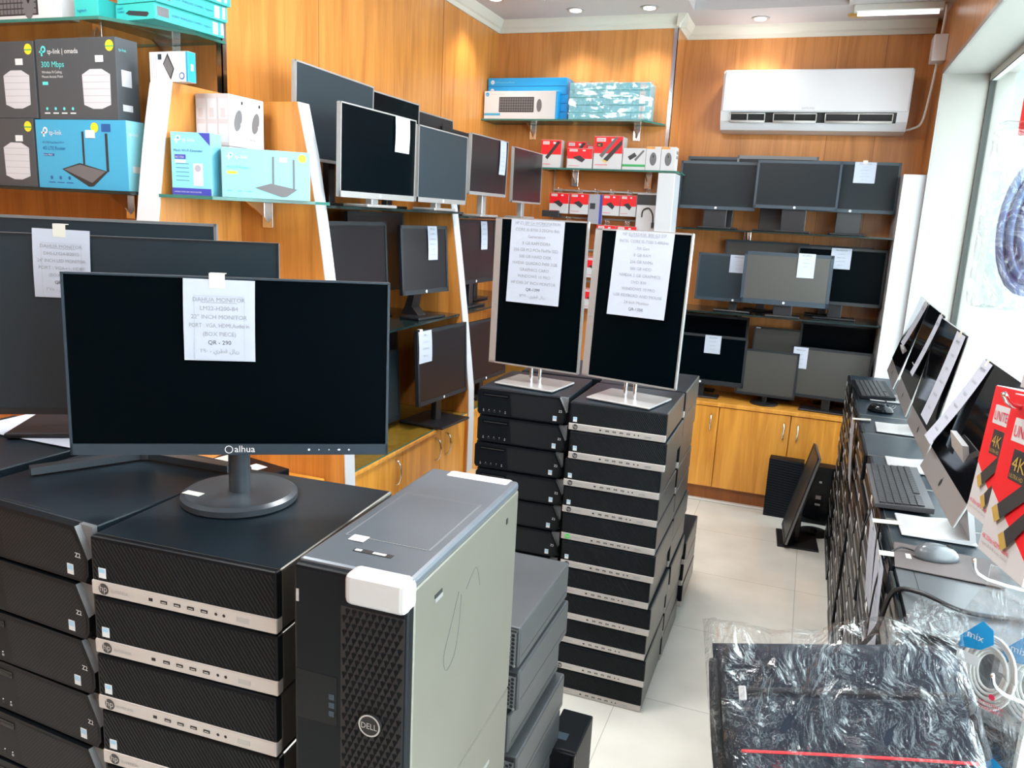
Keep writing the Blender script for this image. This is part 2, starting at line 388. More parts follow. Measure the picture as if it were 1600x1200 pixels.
# crown mouldings
def crown(name, pts, horizontal):
    struct(pts, name)
prof = [(0, 0), (0.012, 0), (0.018, 0.022), (0.03, 0.03), (0.048, 0.058), (0.055, 0.072), (0, 0.072)]
z0 = ZC - .072
m = MB(); m.prism([(XL + a, z0 + b) for a, b in prof], 'y', YW, YB1, 'cream_paint'); struct(m, 'trim_1')
m = MB(); m.prism([(YB1 - a, z0 + b) for a, b in prof], 'x', XL, XC + .055, 'cream_paint'); struct(m, 'trim_2')
m = MB(); m.prism([(XC + a, z0 + b) for a, b in prof], 'y', YB1 - .055, YB2, 'cream_paint'); struct(m, 'trim_3')
m = MB(); m.prism([(YB2 - a, z0 + b) for a, b in prof], 'x', XC, XR - .03, 'cream_paint'); struct(m, 'trim_4')
m = MB(); m.prism([(YW - a, z0 + b) for a, b in prof], 'x', -4.6, XL + .055, 'cream_paint'); struct(m, 'trim_5')
# chrome corner strips
m = MB(); m.box(XC - .022, XC + .004, YB1 - .004, YB1, 1.0, z0, 'chrome'); m.box(XC, XC + .004, YB1 - .004, YB1 + .02, 1.0, z0, 'chrome'); struct(m, 'trim_6')
m = MB(); m.box(XL - .02, XL + .004, YW - .004, YW, 1.0, 2.62, 'chrome'); m.box(XL, XL + .004, YW - .004, YW + .02, 1.0, 2.62, 'chrome'); struct(m, 'trim_7')
# vertical seams between wood sheets
m = MB()
for y in (3.05, 4.25): m.box(XL, XL + .0012, y, y + .003, 0.8, z0, 'plinth_wood')
m.box(-.0, .003, YB2 - .0012, YB2, 0.7, z0, 'plinth_wood'); m.box(0.27, .273, YB2 - .0012, YB2, 0.7, z0, 'plinth_wood')
struct(m, 'trim_8')
# street outside
struct(MB().box(XG + .12, 30, -25, 30, -.15, -.1, 'street'), 'ground_outside')
r = tag(empty('street_building', (7, 24, -.1)), 'pale green building down the street seen through the window', 'building')
MB().box(-6, 9, 0, 4, 0, 7, 'facade').build('wall', r)
for k in range(4): MB().box(-5.2 + k * 3, -3.4 + k * 3, -.05, 0, 1.0, 2.6, 'frame_white').build('window', r)

# ------------------------------------------------------------ ceiling lamps and added fill panels
for i, (x, y, lab) in enumerate([(-1.86, 4.53, 'recessed downlight at the left edge of the ceiling recess'), (-1.476, 4.85, 'recessed downlight above the left end of the high glass shelf'),
        (-1.038, 4.86, 'recessed downlight above the right end of the high glass shelf'), (-.445, 5.2, 'lit recessed downlight above the left half of the air conditioner'),
        (.084, 5.2, 'dim gold recessed downlight above the right half of the air conditioner')]):
    r = tag(empty('recessed_downlight', (x, y, ZC)), lab, 'ceiling light', 'ceiling downlights')
    MB().cyl((0, 0, -.006), (0, 0, 0), .052, 'gold' if i == 4 else 'silver', n=28).build('trim_ring', r)
    MB().cyl((0, 0, -.0085), (0, 0, -.006), .034, 'gold' if i == 4 else 'lamp_glow', n=24).build('bulb', r)
    if i != 4:
        ld = bpy.data.lights.new('downlight', 'SPOT'); ld.energy = DOWNLIGHT_W * 4; ld.spot_size = R(110); ld.spot_blend = 0.8; ld.color = (1, .95, .88); ld.shadow_soft_size = .04
        lo = bpy.data.objects.new('downlight_beam', ld); col.objects.link(lo); lo.location = (0, 0, -.03); lo.parent = r
for i, (x, y) in enumerate([(-2.3, 0.3), (-0.9, -0.2), (-0.6, 2.6), (-1.9, 1.3)]):  # unseen panels added to fill the room with light
    zc = ZC if i in (0, 3) else ZC + .105
    r = tag(empty('fill_panel_light', (x, y, zc)), ['added square fill light over the left front of the shop', 'added square fill light behind the camera position', 'added square fill light over the middle computer stack', 'added square fill light over the foreground computer stacks'][i], 'ceiling light', 'added fill panels on the ceiling')
    MB().box(-.3, .3, -.3, .3, -.02, 0, 'frame_white').build('frame', r)
    ld = bpy.data.lights.new('panel', 'AREA'); ld.energy = FILL_W * (.6, .55, 1.5, .8)[i]; ld.size = .55; ld.color = (1, .98, .95)
    lo = bpy.data.objects.new('fill_light', ld); col.objects.link(lo); lo.location = (0, 0, -.025); lo.parent = r
r = tag(empty('fluorescent_fixture', (.33, 5.0, ZC)), 'slim white fluorescent tube fixture on the ceiling above the conduit box', 'ceiling light')
MB().box(-.27, .17, -.03, .03, -.035, 0, 'frame_white', .004).build('housing', r)
MB().cyl((-.25, 0, -.045), (.15, 0, -.045), .011, 'tube_glow').build('tube', r)
# conduit box and white cables
r = tag(empty('junction_box', (XR, 5.06, 2.70)), 'white plastic cable junction box on the wall right of the air conditioner', 'electrical box')
MB().box(-.07, 0, -.06, .06, -.05, .085, 'ac_white', .006).build('case', r)
tag(MB().tube([(XR - .04, 4.99, ZC - .01), (XR - .03, 5.02, 2.90), (XR - .03, 5.06, 2.79)], .007, 'cable_white').build('ceiling_cable'), 'white cable running from the ceiling fixture down into the junction box', 'cable')
tag(MB().tube([(XR - .03, 5.08, 2.655), (XR - .035, 5.16, 2.50), (XR - .05, 5.2, 2.36), (XR - .09, 5.26, 2.33), (.41, 5.3, 2.325)], .007, 'cable_white').build('air_conditioner_cable'), 'pale cable drooping from the junction box to the air conditioner', 'cable')

# ------------------------------------------------------------ air conditioner
r = tag(empty('air_conditioner', (-.1, 5.40, 2.30)), 'white wall-mounted split air conditioner above the back shelves', 'air conditioner')
m = MB(); m.prism([(0, 0.0), (-.06, 0.0), (-.15, .012), (-.195, .06), (-.215, .115), (-.215, .33), (-.2, .345), (0, .345)], 'x', -.52, .52, 'ac_white'); m.build('body', r)
m = MB(); m.box(-.515, .515, -.226, -.212, .112, .347, 'ac_white', .008); m.text('SAMSUNG', (-.02, -.2268, .125), X_, Z_, .016, 'grey_print', 'c'); m.build('front_panel', r)
m = MB()
m.add([(-.46, -.2155, .108), (.46, -.2155, .108), (.46, -.192, .052), (-.46, -.192, .052)], [(0, 1, 2, 3)], 'port_black'); m.build('air_outlet', r)
for (a, b) in ((-.46, -.26), (-.21, .03), (.08, .44)):
    m = MB(); m.tube([(a, -.222, .10), (b, -.222, .10)], .003, 'ac_grey', sub=1); m.tube([(a, -.205, .056), (b, -.205, .056)], .008, 'ac_grey', sub=1)
    for t in (a, (a + b) / 2, b): m.tube([(t, -.222, .10), (t, -.205, .056)], .003, 'ac_grey', sub=1)
    m.build('louvre', r)

# ------------------------------------------------------------ PC prototypes (root at centre of base, front faces -y)
W, D, HU = .338, .381, .1015
def elite(led=False, sticker=True):
    r = empty('desktop_computer', (0, 0, 0)); h = .0985
    m = MB(); m.box(-W / 2, W / 2, -D / 2 + .012, D / 2, .002, h, 'pc_side', .0035); 
    m.box(-W / 2 + .004, W / 2 - .004, -D / 2 + .014, D / 2 - .004, h, h + .0004, 'pc_metal'); m.box(-.12, -.05, D / 2, D / 2 + .001, .02, .08, 'port_black'); m.build('case', r)
    m = MB(); m.box(-W / 2, W / 2, -D / 2, -D / 2 + .016, .022, h, 'black_plastic', .004); m.box(-W / 2 + .006, W / 2 - .006, -D / 2 - .0006, -D / 2, .028, h - .006, 'ribbed_black'); m.build('front_bezel', r)
    m = MB(); y = -D / 2 - .002
    m.box(-W / 2, W / 2, y, -D / 2 + .014, .001, .0255, 'silver_strip', .0025); st = m.build('silver_strip', r)
    m = MB(); y -= .0004
    m.disc((-W / 2 + .024, y, .0133), X_, Z_, .0096, 'green_led' if led else 'device_black'); m.text('hp', (-W / 2 + .024, y - .0003, .0095), X_, Z_, .0155, 'silver_strip', 'c'); m.build('logo', st)
    m = MB(); m.text('ELITEDESK', (-W / 2 + .038, y, .0105), X_, Z_, .0065, 'logo_dim', width=.034); m.build('lettering', st)
    for i in range(5):
        m = MB(); x = -.055 + i * .0245; w_ = .0035 if i == 0 else .006; m.box(x - w_, x + w_, y - .0002, y + .001, .0108, .0158, 'port_black'); 
        if i: m.box(x - .004, x + .004, y - .0004, y, .0122, .0136, 'silver_strip')
        m.build('usb_port', st)
    for x in (.064, .078):
        MB().disc((x, y, .0133), X_, Z_, .0026, 'port_black', 12).build('audio_jack', st)
    m = MB(); m.box(.10, .122, y - .0004, y + .001, .0085, .0165, 'silver', .001); m.build('power_button', st)
    if sticker:
        m = MB(); m.box(-W / 2 + .015, -W / 2 + .029, -D / 2 - .0012, -D / 2 - .0006, .031, .048, 'white_print'); m.box(-W / 2 + .0165, -W / 2 + .0275, -D / 2 - .0015, -D / 2 - .0012, .040, .0465, 'sticker_blue'); m.build('processor_sticker', r)
    return r
def z2(sticker=True):
    r = empty('workstation_computer', (0, 0, 0)); h = .0985
    m = MB(); m.box(-W / 2, W / 2, -D / 2 + .016, D / 2, .002, h, 'pc_metal', .003); m.build('case', r)
    m = MB(); ch = .034
    pts = [(-W / 2 + .006, .003), (W / 2 - .012, .003), (W / 2 - .002, .018), (W / 2 - .002, h - ch - .02), (W / 2 - ch + .006, h - .001), (-W / 2 + .01, h - .001), (-W / 2, h - .012), (-W / 2, .012)]
    m.prism(pts, 'y', -D / 2, -D / 2 + .018, 'black_plastic')
    m.prism([(W / 2 - ch + .004, h), (W / 2, h - ch - .018), (W / 2, h)], 'y', -D / 2 + .01, -D / 2 + .019, 'bezel_grey')
    m.add([(W / 2 - ch + .006, -D / 2, h - .001), (W / 2 - .002, -D / 2, h - ch - .02), (W / 2, -D / 2 + .012, h - ch - .016), (W / 2 - ch + .008, -D / 2 + .012, h)], [(0, 1, 2, 3)], 'bezel_grey')
    pp = [(-.035, .008), (W / 2 - .016, .008), (W / 2 - .008, .022), (W / 2 - .008, h - ch - .022), (W / 2 - ch, h - .008), (-.045, h - .008)]
    m.add([(a, -D / 2 - .0004, b) for a, b in pp], [tuple(range(len(pp)))], 'perforated_black'); fb = m.build('front_bezel', r)
    m = MB(); m.box(-W / 2 + .02, -.05, -D / 2 - .001, -D / 2, h - .027, h - .015, 'black_gloss'); m.box(-W / 2 + .024, -.054, -D / 2 - .0014, -D / 2 - .001, h - .023, h - .019, 'port_black'); m.build('optical_drive', r)
    for i in range(5):
        m = MB(); x = -.145 + i * .021; w_ = .0055 if i in (1, 2) else .0022; m.box(x - w_, x + w_, -D / 2 - .0008, -D / 2, .014, .018, 'logo_dim' if i in (0, 4) else 'port_black'); m.box(x - .001, x + .001, -D / 2 - .001, -D / 2, .021, .0225, 'logo_white'); m.build('front_port', r)
    m = MB(); m.text('Z2', (W / 2 - .03, -D / 2 - .001, .045), X_, Z_, .0115, 'logo_white'); m.build('logo', r)
    if sticker:
        m = MB(); m.box(W / 2 - .05, W / 2 - .036, -D / 2 - .0012, -D / 2 - .0004, .012, .03, 'white_print'); m.box(W / 2 - .0485, W / 2 - .0375, -D / 2 - .0015, -D / 2 - .0012, .02, .0285, 'sticker_blue'); m.build('processor_sticker', r)
    m = MB()
    for i in range(5): m.box(-.10 + i * .032, -.076 + i * .032, -D / 2 + .024, -D / 2 + .0265, h - .0002, h + .0002, 'port_black')
    m.build('top_vent', r)
    return r
def greyback():
    r = empty('desktop_computer', (0, 0, 0)); h = .0985
    m = MB(); m.box(-W / 2, W / 2, -D / 2 + .004, D / 2, .001, h, 'pc_grey', .005); m.box(W / 2 - .0001, W / 2 + .0004, -D / 2 + .02, D / 2 - .02, .022, .023, 'port_black'); m.build('case', r)
    m = MB(); m.box(-W / 2 + .004, W / 2 - .003, -D / 2 - .003, -D / 2 + .006, .004, h - .004, 'port_black', .004); m.build('rear_panel', r)
    m = MB(); yy = -D / 2 - .0036
    m.box(.02, W / 2 - .006, yy, yy + .001, .009, h - .009, 'bezel_grey')
    for i in range(14):
        for j in range(8):
            cx = W / 2 - .013 - i * .0088; cz = .016 + j * .0095 + (.0047 if i % 2 else 0)
            if cz < h - .012: m.disc((cx, yy - .0004, cz), X_, Z_, .0044, 'port_black', 6)
    m.build('fan_grille', r)
    m = MB(); m.cyl((W / 2 - .008, yy - .002, .010), (W / 2 - .008, yy, .010), .003, 'silver', n=10); m.build('screw', r)
    return r
def oldpc():
    r = empty('desktop_computer', (0, 0, 0)); h = .103
    m = MB(); m.box(-W / 2, W / 2, -D / 2 + .012, D / 2, .001, h, 'pc_side', .003); m.box(-W / 2 + .003, W / 2 - .003, -D / 2 + .014, D / 2 - .003, h, h + .0004, 'pc_metal'); m.build('case', r)
    m = MB(); m.box(-W / 2, W / 2, -D / 2, -D / 2 + .014, .002, h - .001, 'black_plastic', .005); m.box(-W / 2 + .01, W / 2 - .01, -D / 2 - .001, -D / 2, .055, .056, 'logo_dim'); m.build('front_bezel', r)
    m = MB(); m.box(-W / 2 + .008, W / 2 - .008, -D / 2 - .003, -D / 2, .002, .013, 'bezel_grey', .001); m.build('trim_strip', r)
    m = MB(); m.box(.03, .14, -D / 2 - .002, -D / 2, .06, .085, 'black_gloss', .001); m.build('optical_drive', r)
    m = MB(); m.box(-.14, -.11, -D / 2 - .0015, -D / 2, .05, .07, 'logo_white'); m.build('sticker', r)
    m = MB(); m.disc((.15, -D / 2 - .001, .035), X_, Z_, .007, 'silver'); m.build('logo', r)
    return r
_used = {}
def place(kind, maker, x, y, z, rz, label, group):
    if kind not in _used: _used[kind] = maker(); r = _used[kind]
    else: r = dup(_used[kind])
    r.location = (x, y, z); r.rotation_euler = (0, 0, R(rz)); tag(r, label, 'computer', group); return r
def stack(kind, maker, xf, yf, rz, ztop, n, fmt, group, jitter=.006, hu=HU, alt=None, seedv=1):
    """xf,yf = front left corner of the stack"""
    rnd = random.Random(seedv); a = R(rz)
    for i in range(n):
        jx, jy = (rnd.uniform(-jitter, jitter), rnd.uniform(-jitter, jitter)) if i else (0, 0)
        lx, ly = W / 2 + jx, D / 2 + jy
        x = xf + math.cos(a) * lx - math.sin(a) * ly; y = yf + math.sin(a) * lx + math.cos(a) * ly
        k, mk = (kind, maker) if not (alt and i in alt) else alt[i]
        place(k, mk, x, y, ztop - (i + 1) * hu, rz + rnd.uniform(-.5, .5) * (1 if i else 0), fmt % ORD[i], group)

# foreground stacks
ZF = 1.218
stack('elite', elite, -1.007, .869, 3.2, ZF, 12, 'ribbed black computer with silver strip, %s in the foreground stack beside the grey tower', 'silver-striped computers in the foreground stack', .003, seedv=3)
stack('z2', z2, -1.030 - .338, .885 + .018, -3, ZF, 12, 'black perforated-front workstation, %s in the leftmost stack whose front shows', 'perforated-front workstations at left', .004, seedv=4)
stack('z2', z2, -1.748, .93, -3, ZF, 12, 'black workstation under the square monitor foot, %s in the stack at the left frame edge', 'workstations at the left frame edge', .003, seedv=5)
# middle stacks
stack('z2', z2, -1.082, 2.623, 1.6, 1.1165, 11, 'black perforated workstation, %s in the stack under the left upright silver monitor', 'workstations under the left upright monitor', .005, seedv=6)
alt = {4: ('elite_led', lambda: elite(led=True, sticker=False)), 6: ('elite_plain', lambda: elite(sticker=False)), 7: ('elite_plain', None), 8: ('elite_plain', None), 9: ('elite_plain', None), 10: ('elite_plain', None)}
stack('elite', elite, -.722, 2.588, 0, 1.1165, 11, 'black computer with silver strip, %s in the stack under the right upright silver monitor', 'silver-striped computers in the middle stack', .007, alt=alt, seedv=8)
stack('elite', elite, -.718, 2.975, 0, 1.15 - .0335, 11, 'black computer, %s in the rear stack hidden behind the middle silver-striped stack', 'rear stack of the middle block', .006, seedv=9)
stack('elite', elite, -1.06, 3.03, 0, 1.1165, 11, 'black computer, %s in the stack behind the perforated workstations of the middle block', 'rear left stack of the middle block', .004, seedv=19)
stack('elite', elite, -.705, 3.365, 0, .356, 3, 'black computer, %s of the low stack behind the middle block', 'low stack behind the middle block', .004, hu=.1015, seedv=10)
# grey cases seen from behind, right of the grey tower
stack('greyback', greyback, -.499 - .338, 1.503, 0, .864, 8, 'light grey computer seen from its vented back, %s in the stack behind the grey tower', 'grey computers behind the tower', .012, hu=.108, seedv=12)
# right row
ZR = .955; HR = .106
row_far = ['nearest', 'second nearest', 'third nearest', 'fourth nearest', 'fifth nearest', 'sixth nearest', 'seventh nearest', 'farthest']
for c in range(8):
    yc = 2.02 + .17 + c * .343
    rnd = random.Random(40 + c)
    for i in range(9):
        place('oldpc', oldpc, .275 + D / 2 + (rnd.uniform(-.012, .008)), yc, ZR - (i + 1) * HR, -90, 'black computer, %s in the %s column of the right-hand row' % (ORD[i], row_far[c]), 'computers stacked in the right-hand row')

def bigcase(z, lab):
    r = tag(empty('tower_computer', (.275 + .24, 1.84, z)), lab, 'computer', 'large black cases at the near end of the row')
    m = MB(); m.box(-.24, .24, -.172, .16, 0, .472, 'black_plastic', .004); m.box(-.238, .238, -.17, .158, .472, .4735, 'pc_grey'); m.box(-.2, -.198, -.17, .158, .4735, .4738, 'port_black'); m.build('case', r)
    m = MB(); m.box(-.252, -.24, -.168, .155, .01, .465, 'black_gloss', .003)
    m.build('front_bezel', r)
    for k in range(2): MB().box(-.256, -.252, -.10, .12, .32 + k * .06, .36 + k * .06, 'pc_side', .001).build('drive_cover', r)
    return r
bigcase(.4815, 'large black computer case with grey top at the near end of the right row')
bigcase(0.002, 'large black computer case on the floor under the grey-topped one')

# Dell tower on a hidden pair of cases
r = tag(empty('workstation_tower', (-.614 + .0865, .844 + .225, .853), 1.46), 'tall grey tower workstation with silver handles and honeycomb front, beside the foreground stack', 'computer')
w2, d2, ht = .0865, .225, .414
m = MB(); m.box(-w2, w2, -d2 + .02, d2, 0, ht - .016, 'dell_side', .004); cs = m.build('case', r)
m = MB(); m.box(w2 - .0002, w2 + .001, -.14, -.115, ht - .06, ht - .055, 'port_black'); m.box(w2, w2 + .002, -.14, -.115, ht - .066, ht - .06, 'silver'); m.build('side_latch', r)
m = MB(); m.box(w2 - .0002, w2 + .001, .16, .168, ht - .06, ht - .05, 'port_black'); m.build('lock_slot', r)
m = MB(); m.tube([(w2 + .0003, -.05, ht - .09), (w2 + .0003, -.075, ht - .13), (w2 + .0003, -.10, ht - .17), (w2 + .0003, -.09, ht - .2), (w2 + .0003, -.06, ht - .19), (w2 + .0003, -.045, ht - .15), (w2 + .0003, -.04, ht - .10)], .0004, 'ink_dark', n=4)
m.tube([(w2 + .0003, -.02, ht - .1), (w2 + .0003, .02, ht - .08), (w2 + .0003, .04, ht - .12)], .0003, 'ink_dark', n=4); m.build('scribble_mark', r)
m = MB(); m.box(-w2, w2, -d2 + .012, d2, ht - .018, ht, 'dell_top', .006)
m.box(-w2 + .018, w2 - .018, -.12, .08, ht, ht + .0006, 'bezel_grey'); m.box(-w2 + .021, w2 - .021, -.117, .077, ht + .0004, ht + .001, 'dell_top'); m.build('top_cover', r)
m = MB(); m.box(-.03, .03, -.165, -.155, ht + .0003, ht + .0008, 'port_black'); m.box(-.028, -.018, -.163, -.157, ht + .0008, ht + .001, 'white_print'); m.box(0, .02, -.163, -.157, ht + .0008, ht + .001, 'white_print'); m.build('label_strip', r)
m = MB(); m.box(-.055, -.03, -.135, -.115, ht + .0010, ht + .0014, 'white_print'); m.build('sticker', r)
for yy, nm in ((-d2, 'front_handle'), (d2 - .02, 'rear_handle')):
    m = MB(); x0 = -.005 if nm == 'front_handle' else -.05
    if nm == 'front_handle':
        m.box(x0, w2 + .001, -d2 - .008, -d2 + .03, ht - .045, ht + .001, 'alu_white', .01, 3)
    else: m.box(x0, w2 - .01, d2 - .035, d2 + .004, ht - .03, ht + .001, 'alu_white', .008, 3)
    m.build(nm, r)
m = MB(); m.box(-w2, w2, -d2, -d2 + .022, 0, ht - .004, 'black_plastic', .005); fb = m.build('front_bezel', r)
m = MB(); yy = -d2 - .0005
m.box(-.012, w2 - .004, yy, yy + .002, .004, ht - .05, 'port_black')
for i in range(9):
    for j in range(34):
        cx = -.006 + i * .0098 + (.0049 if j % 2 else 0); cz = .01 + j * .0105
        if cx < w2 - .008: m.add([(cx - .0042, yy - .0002, cz + .004), (cx + .0042, yy - .0002, cz + .004), (cx, yy - .0035, cz - .0044), (cx, yy - .0002, cz + .0062)], [(0, 1, 2), (0, 2, 3), (1, 3, 2)][:1] + [(0, 1, 3)], 'black_plastic')
m.build('honeycomb_grille', r)
m = MB(); c = Vector((.036, yy - .006, ht - .215)); m.cyl(c, c + Vector((0, .005, 0)), .0165, 'port_black', n=32); m.ring(c + Vector((0, -.0002, 0)), X_, Z_, .0142, .0165, 'silver'); m.text('DELL', c + Vector((0, -.0006, -.0045)), X_, Z_, .0125, 'silver', 'c', width=.024); m.build('logo', r)
m = MB(); m.box(-w2 + .004, -.018, yy, yy + .001, ht - .235, ht - .16, 'black_gloss'); m.build('optical_drive', r)
for k in range(3): MB().box(-.03, -.022, yy - .001, yy, ht - .195 - k * .013, ht - .187 - k * .013, 'bezel_slate').build('front_button', r)
MB().box(-w2 + .005, -w2 + .009, yy - .0005, yy + .001, ht - .058, ht - .04, 'silver').build('usb_port', r)
for k in range(2):
    rr = tag(empty('workstation_tower', (-.614 + .0865, .844 + .225, .002 + k * .4255), 1.46), ['beige-sided tower on the floor, below the one carrying the grey tower workstation', 'beige-sided tower directly under the tall grey tower workstation'][k], 'computer', 'tower cases under the grey tower')
    MB().box(-w2, w2, -d2 + .012, d2, 0, .424, 'dell_side', .004).build('case', rr); MB().box(w2, w2 + .002, .10, .125, .33, .336, 'silver').build('side_latch', rr); MB().box(-w2, w2, -d2, -d2 + .014, .0, .42, 'black_gloss', .004).build('front_bezel', rr)
r = tag(empty('mini_tower_computer', (-.478, 1.93, 0)), 'small glossy black mini tower on the floor in front of the middle stack', 'computer')
m = MB(); m.box(-.045, .045, -.09, .09, 0, .335, 'black_plastic', .004); m.build('case', r); MB().box(-.045, .045, -.104, -.088, 0, .335, 'black_gloss', .004).build('front_bezel', r)
MB().box(-.03, .005, -.05, -.02, .335, .3356, 'bezel_slate').build('sticker', r)
r = tag(empty('monitor_foot', (.20, 4.74, 0)), 'round black monitor foot lying on the floor behind the edge-on monitor', 'monitor foot')
MB().cyl((0, 0, 0), (0, 0, .012), .085, 'stand_black', r1=.08, n=40).build('disc', r); MB().cyl((0, 0, .012), (0, 0, .03), .02, 'stand_black').build('socket', r)
# two slim towers standing against the back cabinet
r = tag(empty('desktop_computer', (.008, 4.95, 0), -2), 'black computer with wavy grooved front standing against the back cabinet', 'computer')
MB().box(-.10, .10, -.03, .05, 0, .365, 'black_plastic', .004).build('case', r); MB().box(-.10, .10, -.045, -.03, 0, .365, 'wavy_black', .003).build('front_bezel', r)
r = tag(empty('desktop_computer', (.195, 4.94, 0), -2), 'black computer with front ports standing behind the monitor on the floor', 'computer')
MB().box(-.08, .10, -.03, .05, 0, .36, 'black_plastic', .004).build('case', r); MB().box(-.08, .10, -.045, -.03, 0, .36, 'black_gloss', .003).build('front_bezel', r)
for k, z in enumerate((.16, .12)): MB().box(.0, .03, -.047, -.045, z, z + (.022 if k == 0 else .012), 'silver').build('front_port', r)
MB().box(.01, .025, -.047, -.045, .26, .272, 'logo_white').build('logo', r)

# ------------------------------------------------------------ monitors
def monitor(x, y, z, rz, tilt, w, h, zb, label, bez=(.014, .014, .018), mats=('bezel_black', 'screen_matte'), stand='column', base=(.24, .18), logo=None, group=None, depth=.035, chin=None, standmat='stand_black', extra=None, neckw=.05, cat='monitor', baseoff=0.0, name='computer_monitor', mframe=None):
    """x,y,z: centre of the panel's lower front edge; root sits on the support at height zb"""
    r = tag(empty(name, (x, y, zb), rz), label, cat, group)
    T = Matrix.Translation((0, 0, z - zb)) @ Matrix.Rotation(-R(tilt), 4, 'X')
    m = MB(); m.T = T; s_, t_, b_ = bez; bm_ = mframe or mats[0]
    # housing: front frame + tapered back
    m.box(-w / 2, w / 2, .001, .016, 0, h, bm_, .003)
    m.add([(-w / 2 + .01, .015, .01), (w / 2 - .01, .015, .01), (w / 2 - .01, .015, h - .01), (-w / 2 + .01, .015, h - .01),
           (-w * .3, depth, h * .2), (w * .3, depth, h * .2), (w * .3, depth, h * .8), (-w * .3, depth, h * .8)],
          [(4, 5, 6, 7), (0, 1, 5, 4), (1, 2, 6, 5), (2, 3, 7, 6), (3, 0, 4, 7)], 'stand_black')
    m.build('housing', r)
    sl = s_ + (chin[1] if chin and chin[0] == 'left' else 0)
    m = MB(); m.T = T
    for a in ((-w / 2, -w / 2 + sl, 0, h), (w / 2 - s_, w / 2, 0, h), (-w / 2, w / 2, h - t_, h), (-w / 2, w / 2, 0, b_)):
        m.box(a[0], a[1], -.003, .003, a[2], a[3], mats[0])
    bz = m.build('bezel', r)
    m = MB(); m.T = T; m.box(-w / 2 + sl, w / 2 - s_, -.0008, .002, b_, h - t_, mats[1]); m.build('screen', r)
    if logo:
        m = MB(); m.T = T
        if logo == 'hp': m.disc((0, -.0035, b_ * .5), X_, Z_, min(.007, b_ * .42), 'logo_white')
        elif logo == 'hpside': m.disc((-w / 2 + sl * .5, -.0035, h * .42), X_, Z_, .006, 'logo_dim')
        elif logo == 'dahua': m.text('alhua', (.018, -.0035, .005), X_, Z_, .0165, 'logo_white', 'c'); m.ring((-.008, -.0034, .0095), X_, Z_, .0055, .0068, 'logo_white')
        elif logo == 'corner': m.box(-w / 2 + .012, -w / 2 + .04, -.0035, -.003, h - t_ + .002, h - .004, 'logo_white')
        m.build('logo', r)
    zt = z - zb
    if stand == 'column':
        zc = zt + h * .35
        m = MB(); yb = .02 + math.tan(R(tilt)) * h * .3
        m.box(-neckw / 2, neckw / 2, yb, yb + .03, .008, zc, standmat, .004); m.build('stand_neck', r)
        m = MB(); m.box(-base[0] / 2, base[0] / 2, yb + .02 - base[1] / 2 + baseoff, yb + .02 + base[1] / 2 + baseoff, 0, .012, standmat, .004); m.build('base', r)
    elif stand == 'posts':
        m = MB()
        for k in (-1, 1): m.cyl((k * .018, .03, .006), (k * .018, .04, zt + h * .3), .007, 'chrome')
        m.box(-.04, .04, .028, .05, zt + h * .2, zt + h * .45, 'silver', .003); m.build('stand_posts', r)
        MB().box(-base[0] / 2, base[0] / 2, .03 - base[1] / 2, .03 + base[1] / 2, 0, .008, 'silver', .003).build('base', r)
    elif stand == 'round':
        m = MB(); m.cyl((0, .045, .01), (0, .045, zt + h * .35), .0185, standmat, n=28); m.build('stand_neck', r)
        m = MB(); c = Vector((0, .045, 0)); rb = base[0] / 2
        m.cyl(c, c + Z_ * .010, rb, standmat, r1=rb, n=56); m.cyl(c + Z_ * .010, c + Z_ * .015, rb, standmat, r1=rb - .008, n=56); m.build('base', r)
    elif stand == 'vfoot':
        m = MB(); m.cyl((0, .05, .01), (0, .05, zt + h * .3), .015, standmat); m.build('stand_neck', r)
        m = MB()
        for k in (-1, 1):
            a = Vector((0, .045, 0)); b = Vector((k * base[0] / 2, .045 - base[1], 0)); d = (b - a).normalized(); nn = Vector((-d.y, d.x, 0)) * .011
            m.prism([((a + nn).x, (a + nn).y), ((a - nn).x, (a - nn).y), ((b - nn).x, (b - nn).y), ((b + nn).x, (b + nn).y)], 'z', 0, .014, standmat)
        m.cyl((0, .042, 0), (0, .042, .0142), .016, standmat); m.build('foot', r)
    elif stand == 'arm':
        m = MB(); m.prism([(.02, zt + h * .35), (.04, zt + h * .35), (.10, .05), (.12, .012), (.02, .012), (.06, .05)], 'x', -.03, .03, standmat); m.build('stand_neck', r)
        MB().box(-base[0] / 2, base[0] / 2, -.04, -.04 + base[1], 0, .012, standmat, .004).build('base', r)
    r['_p'] = 0; del r['_p']
    return r, Matrix.Translation((x, y, zb)) @ Matrix.Rotation(R(rz), 4, 'Z') @ T

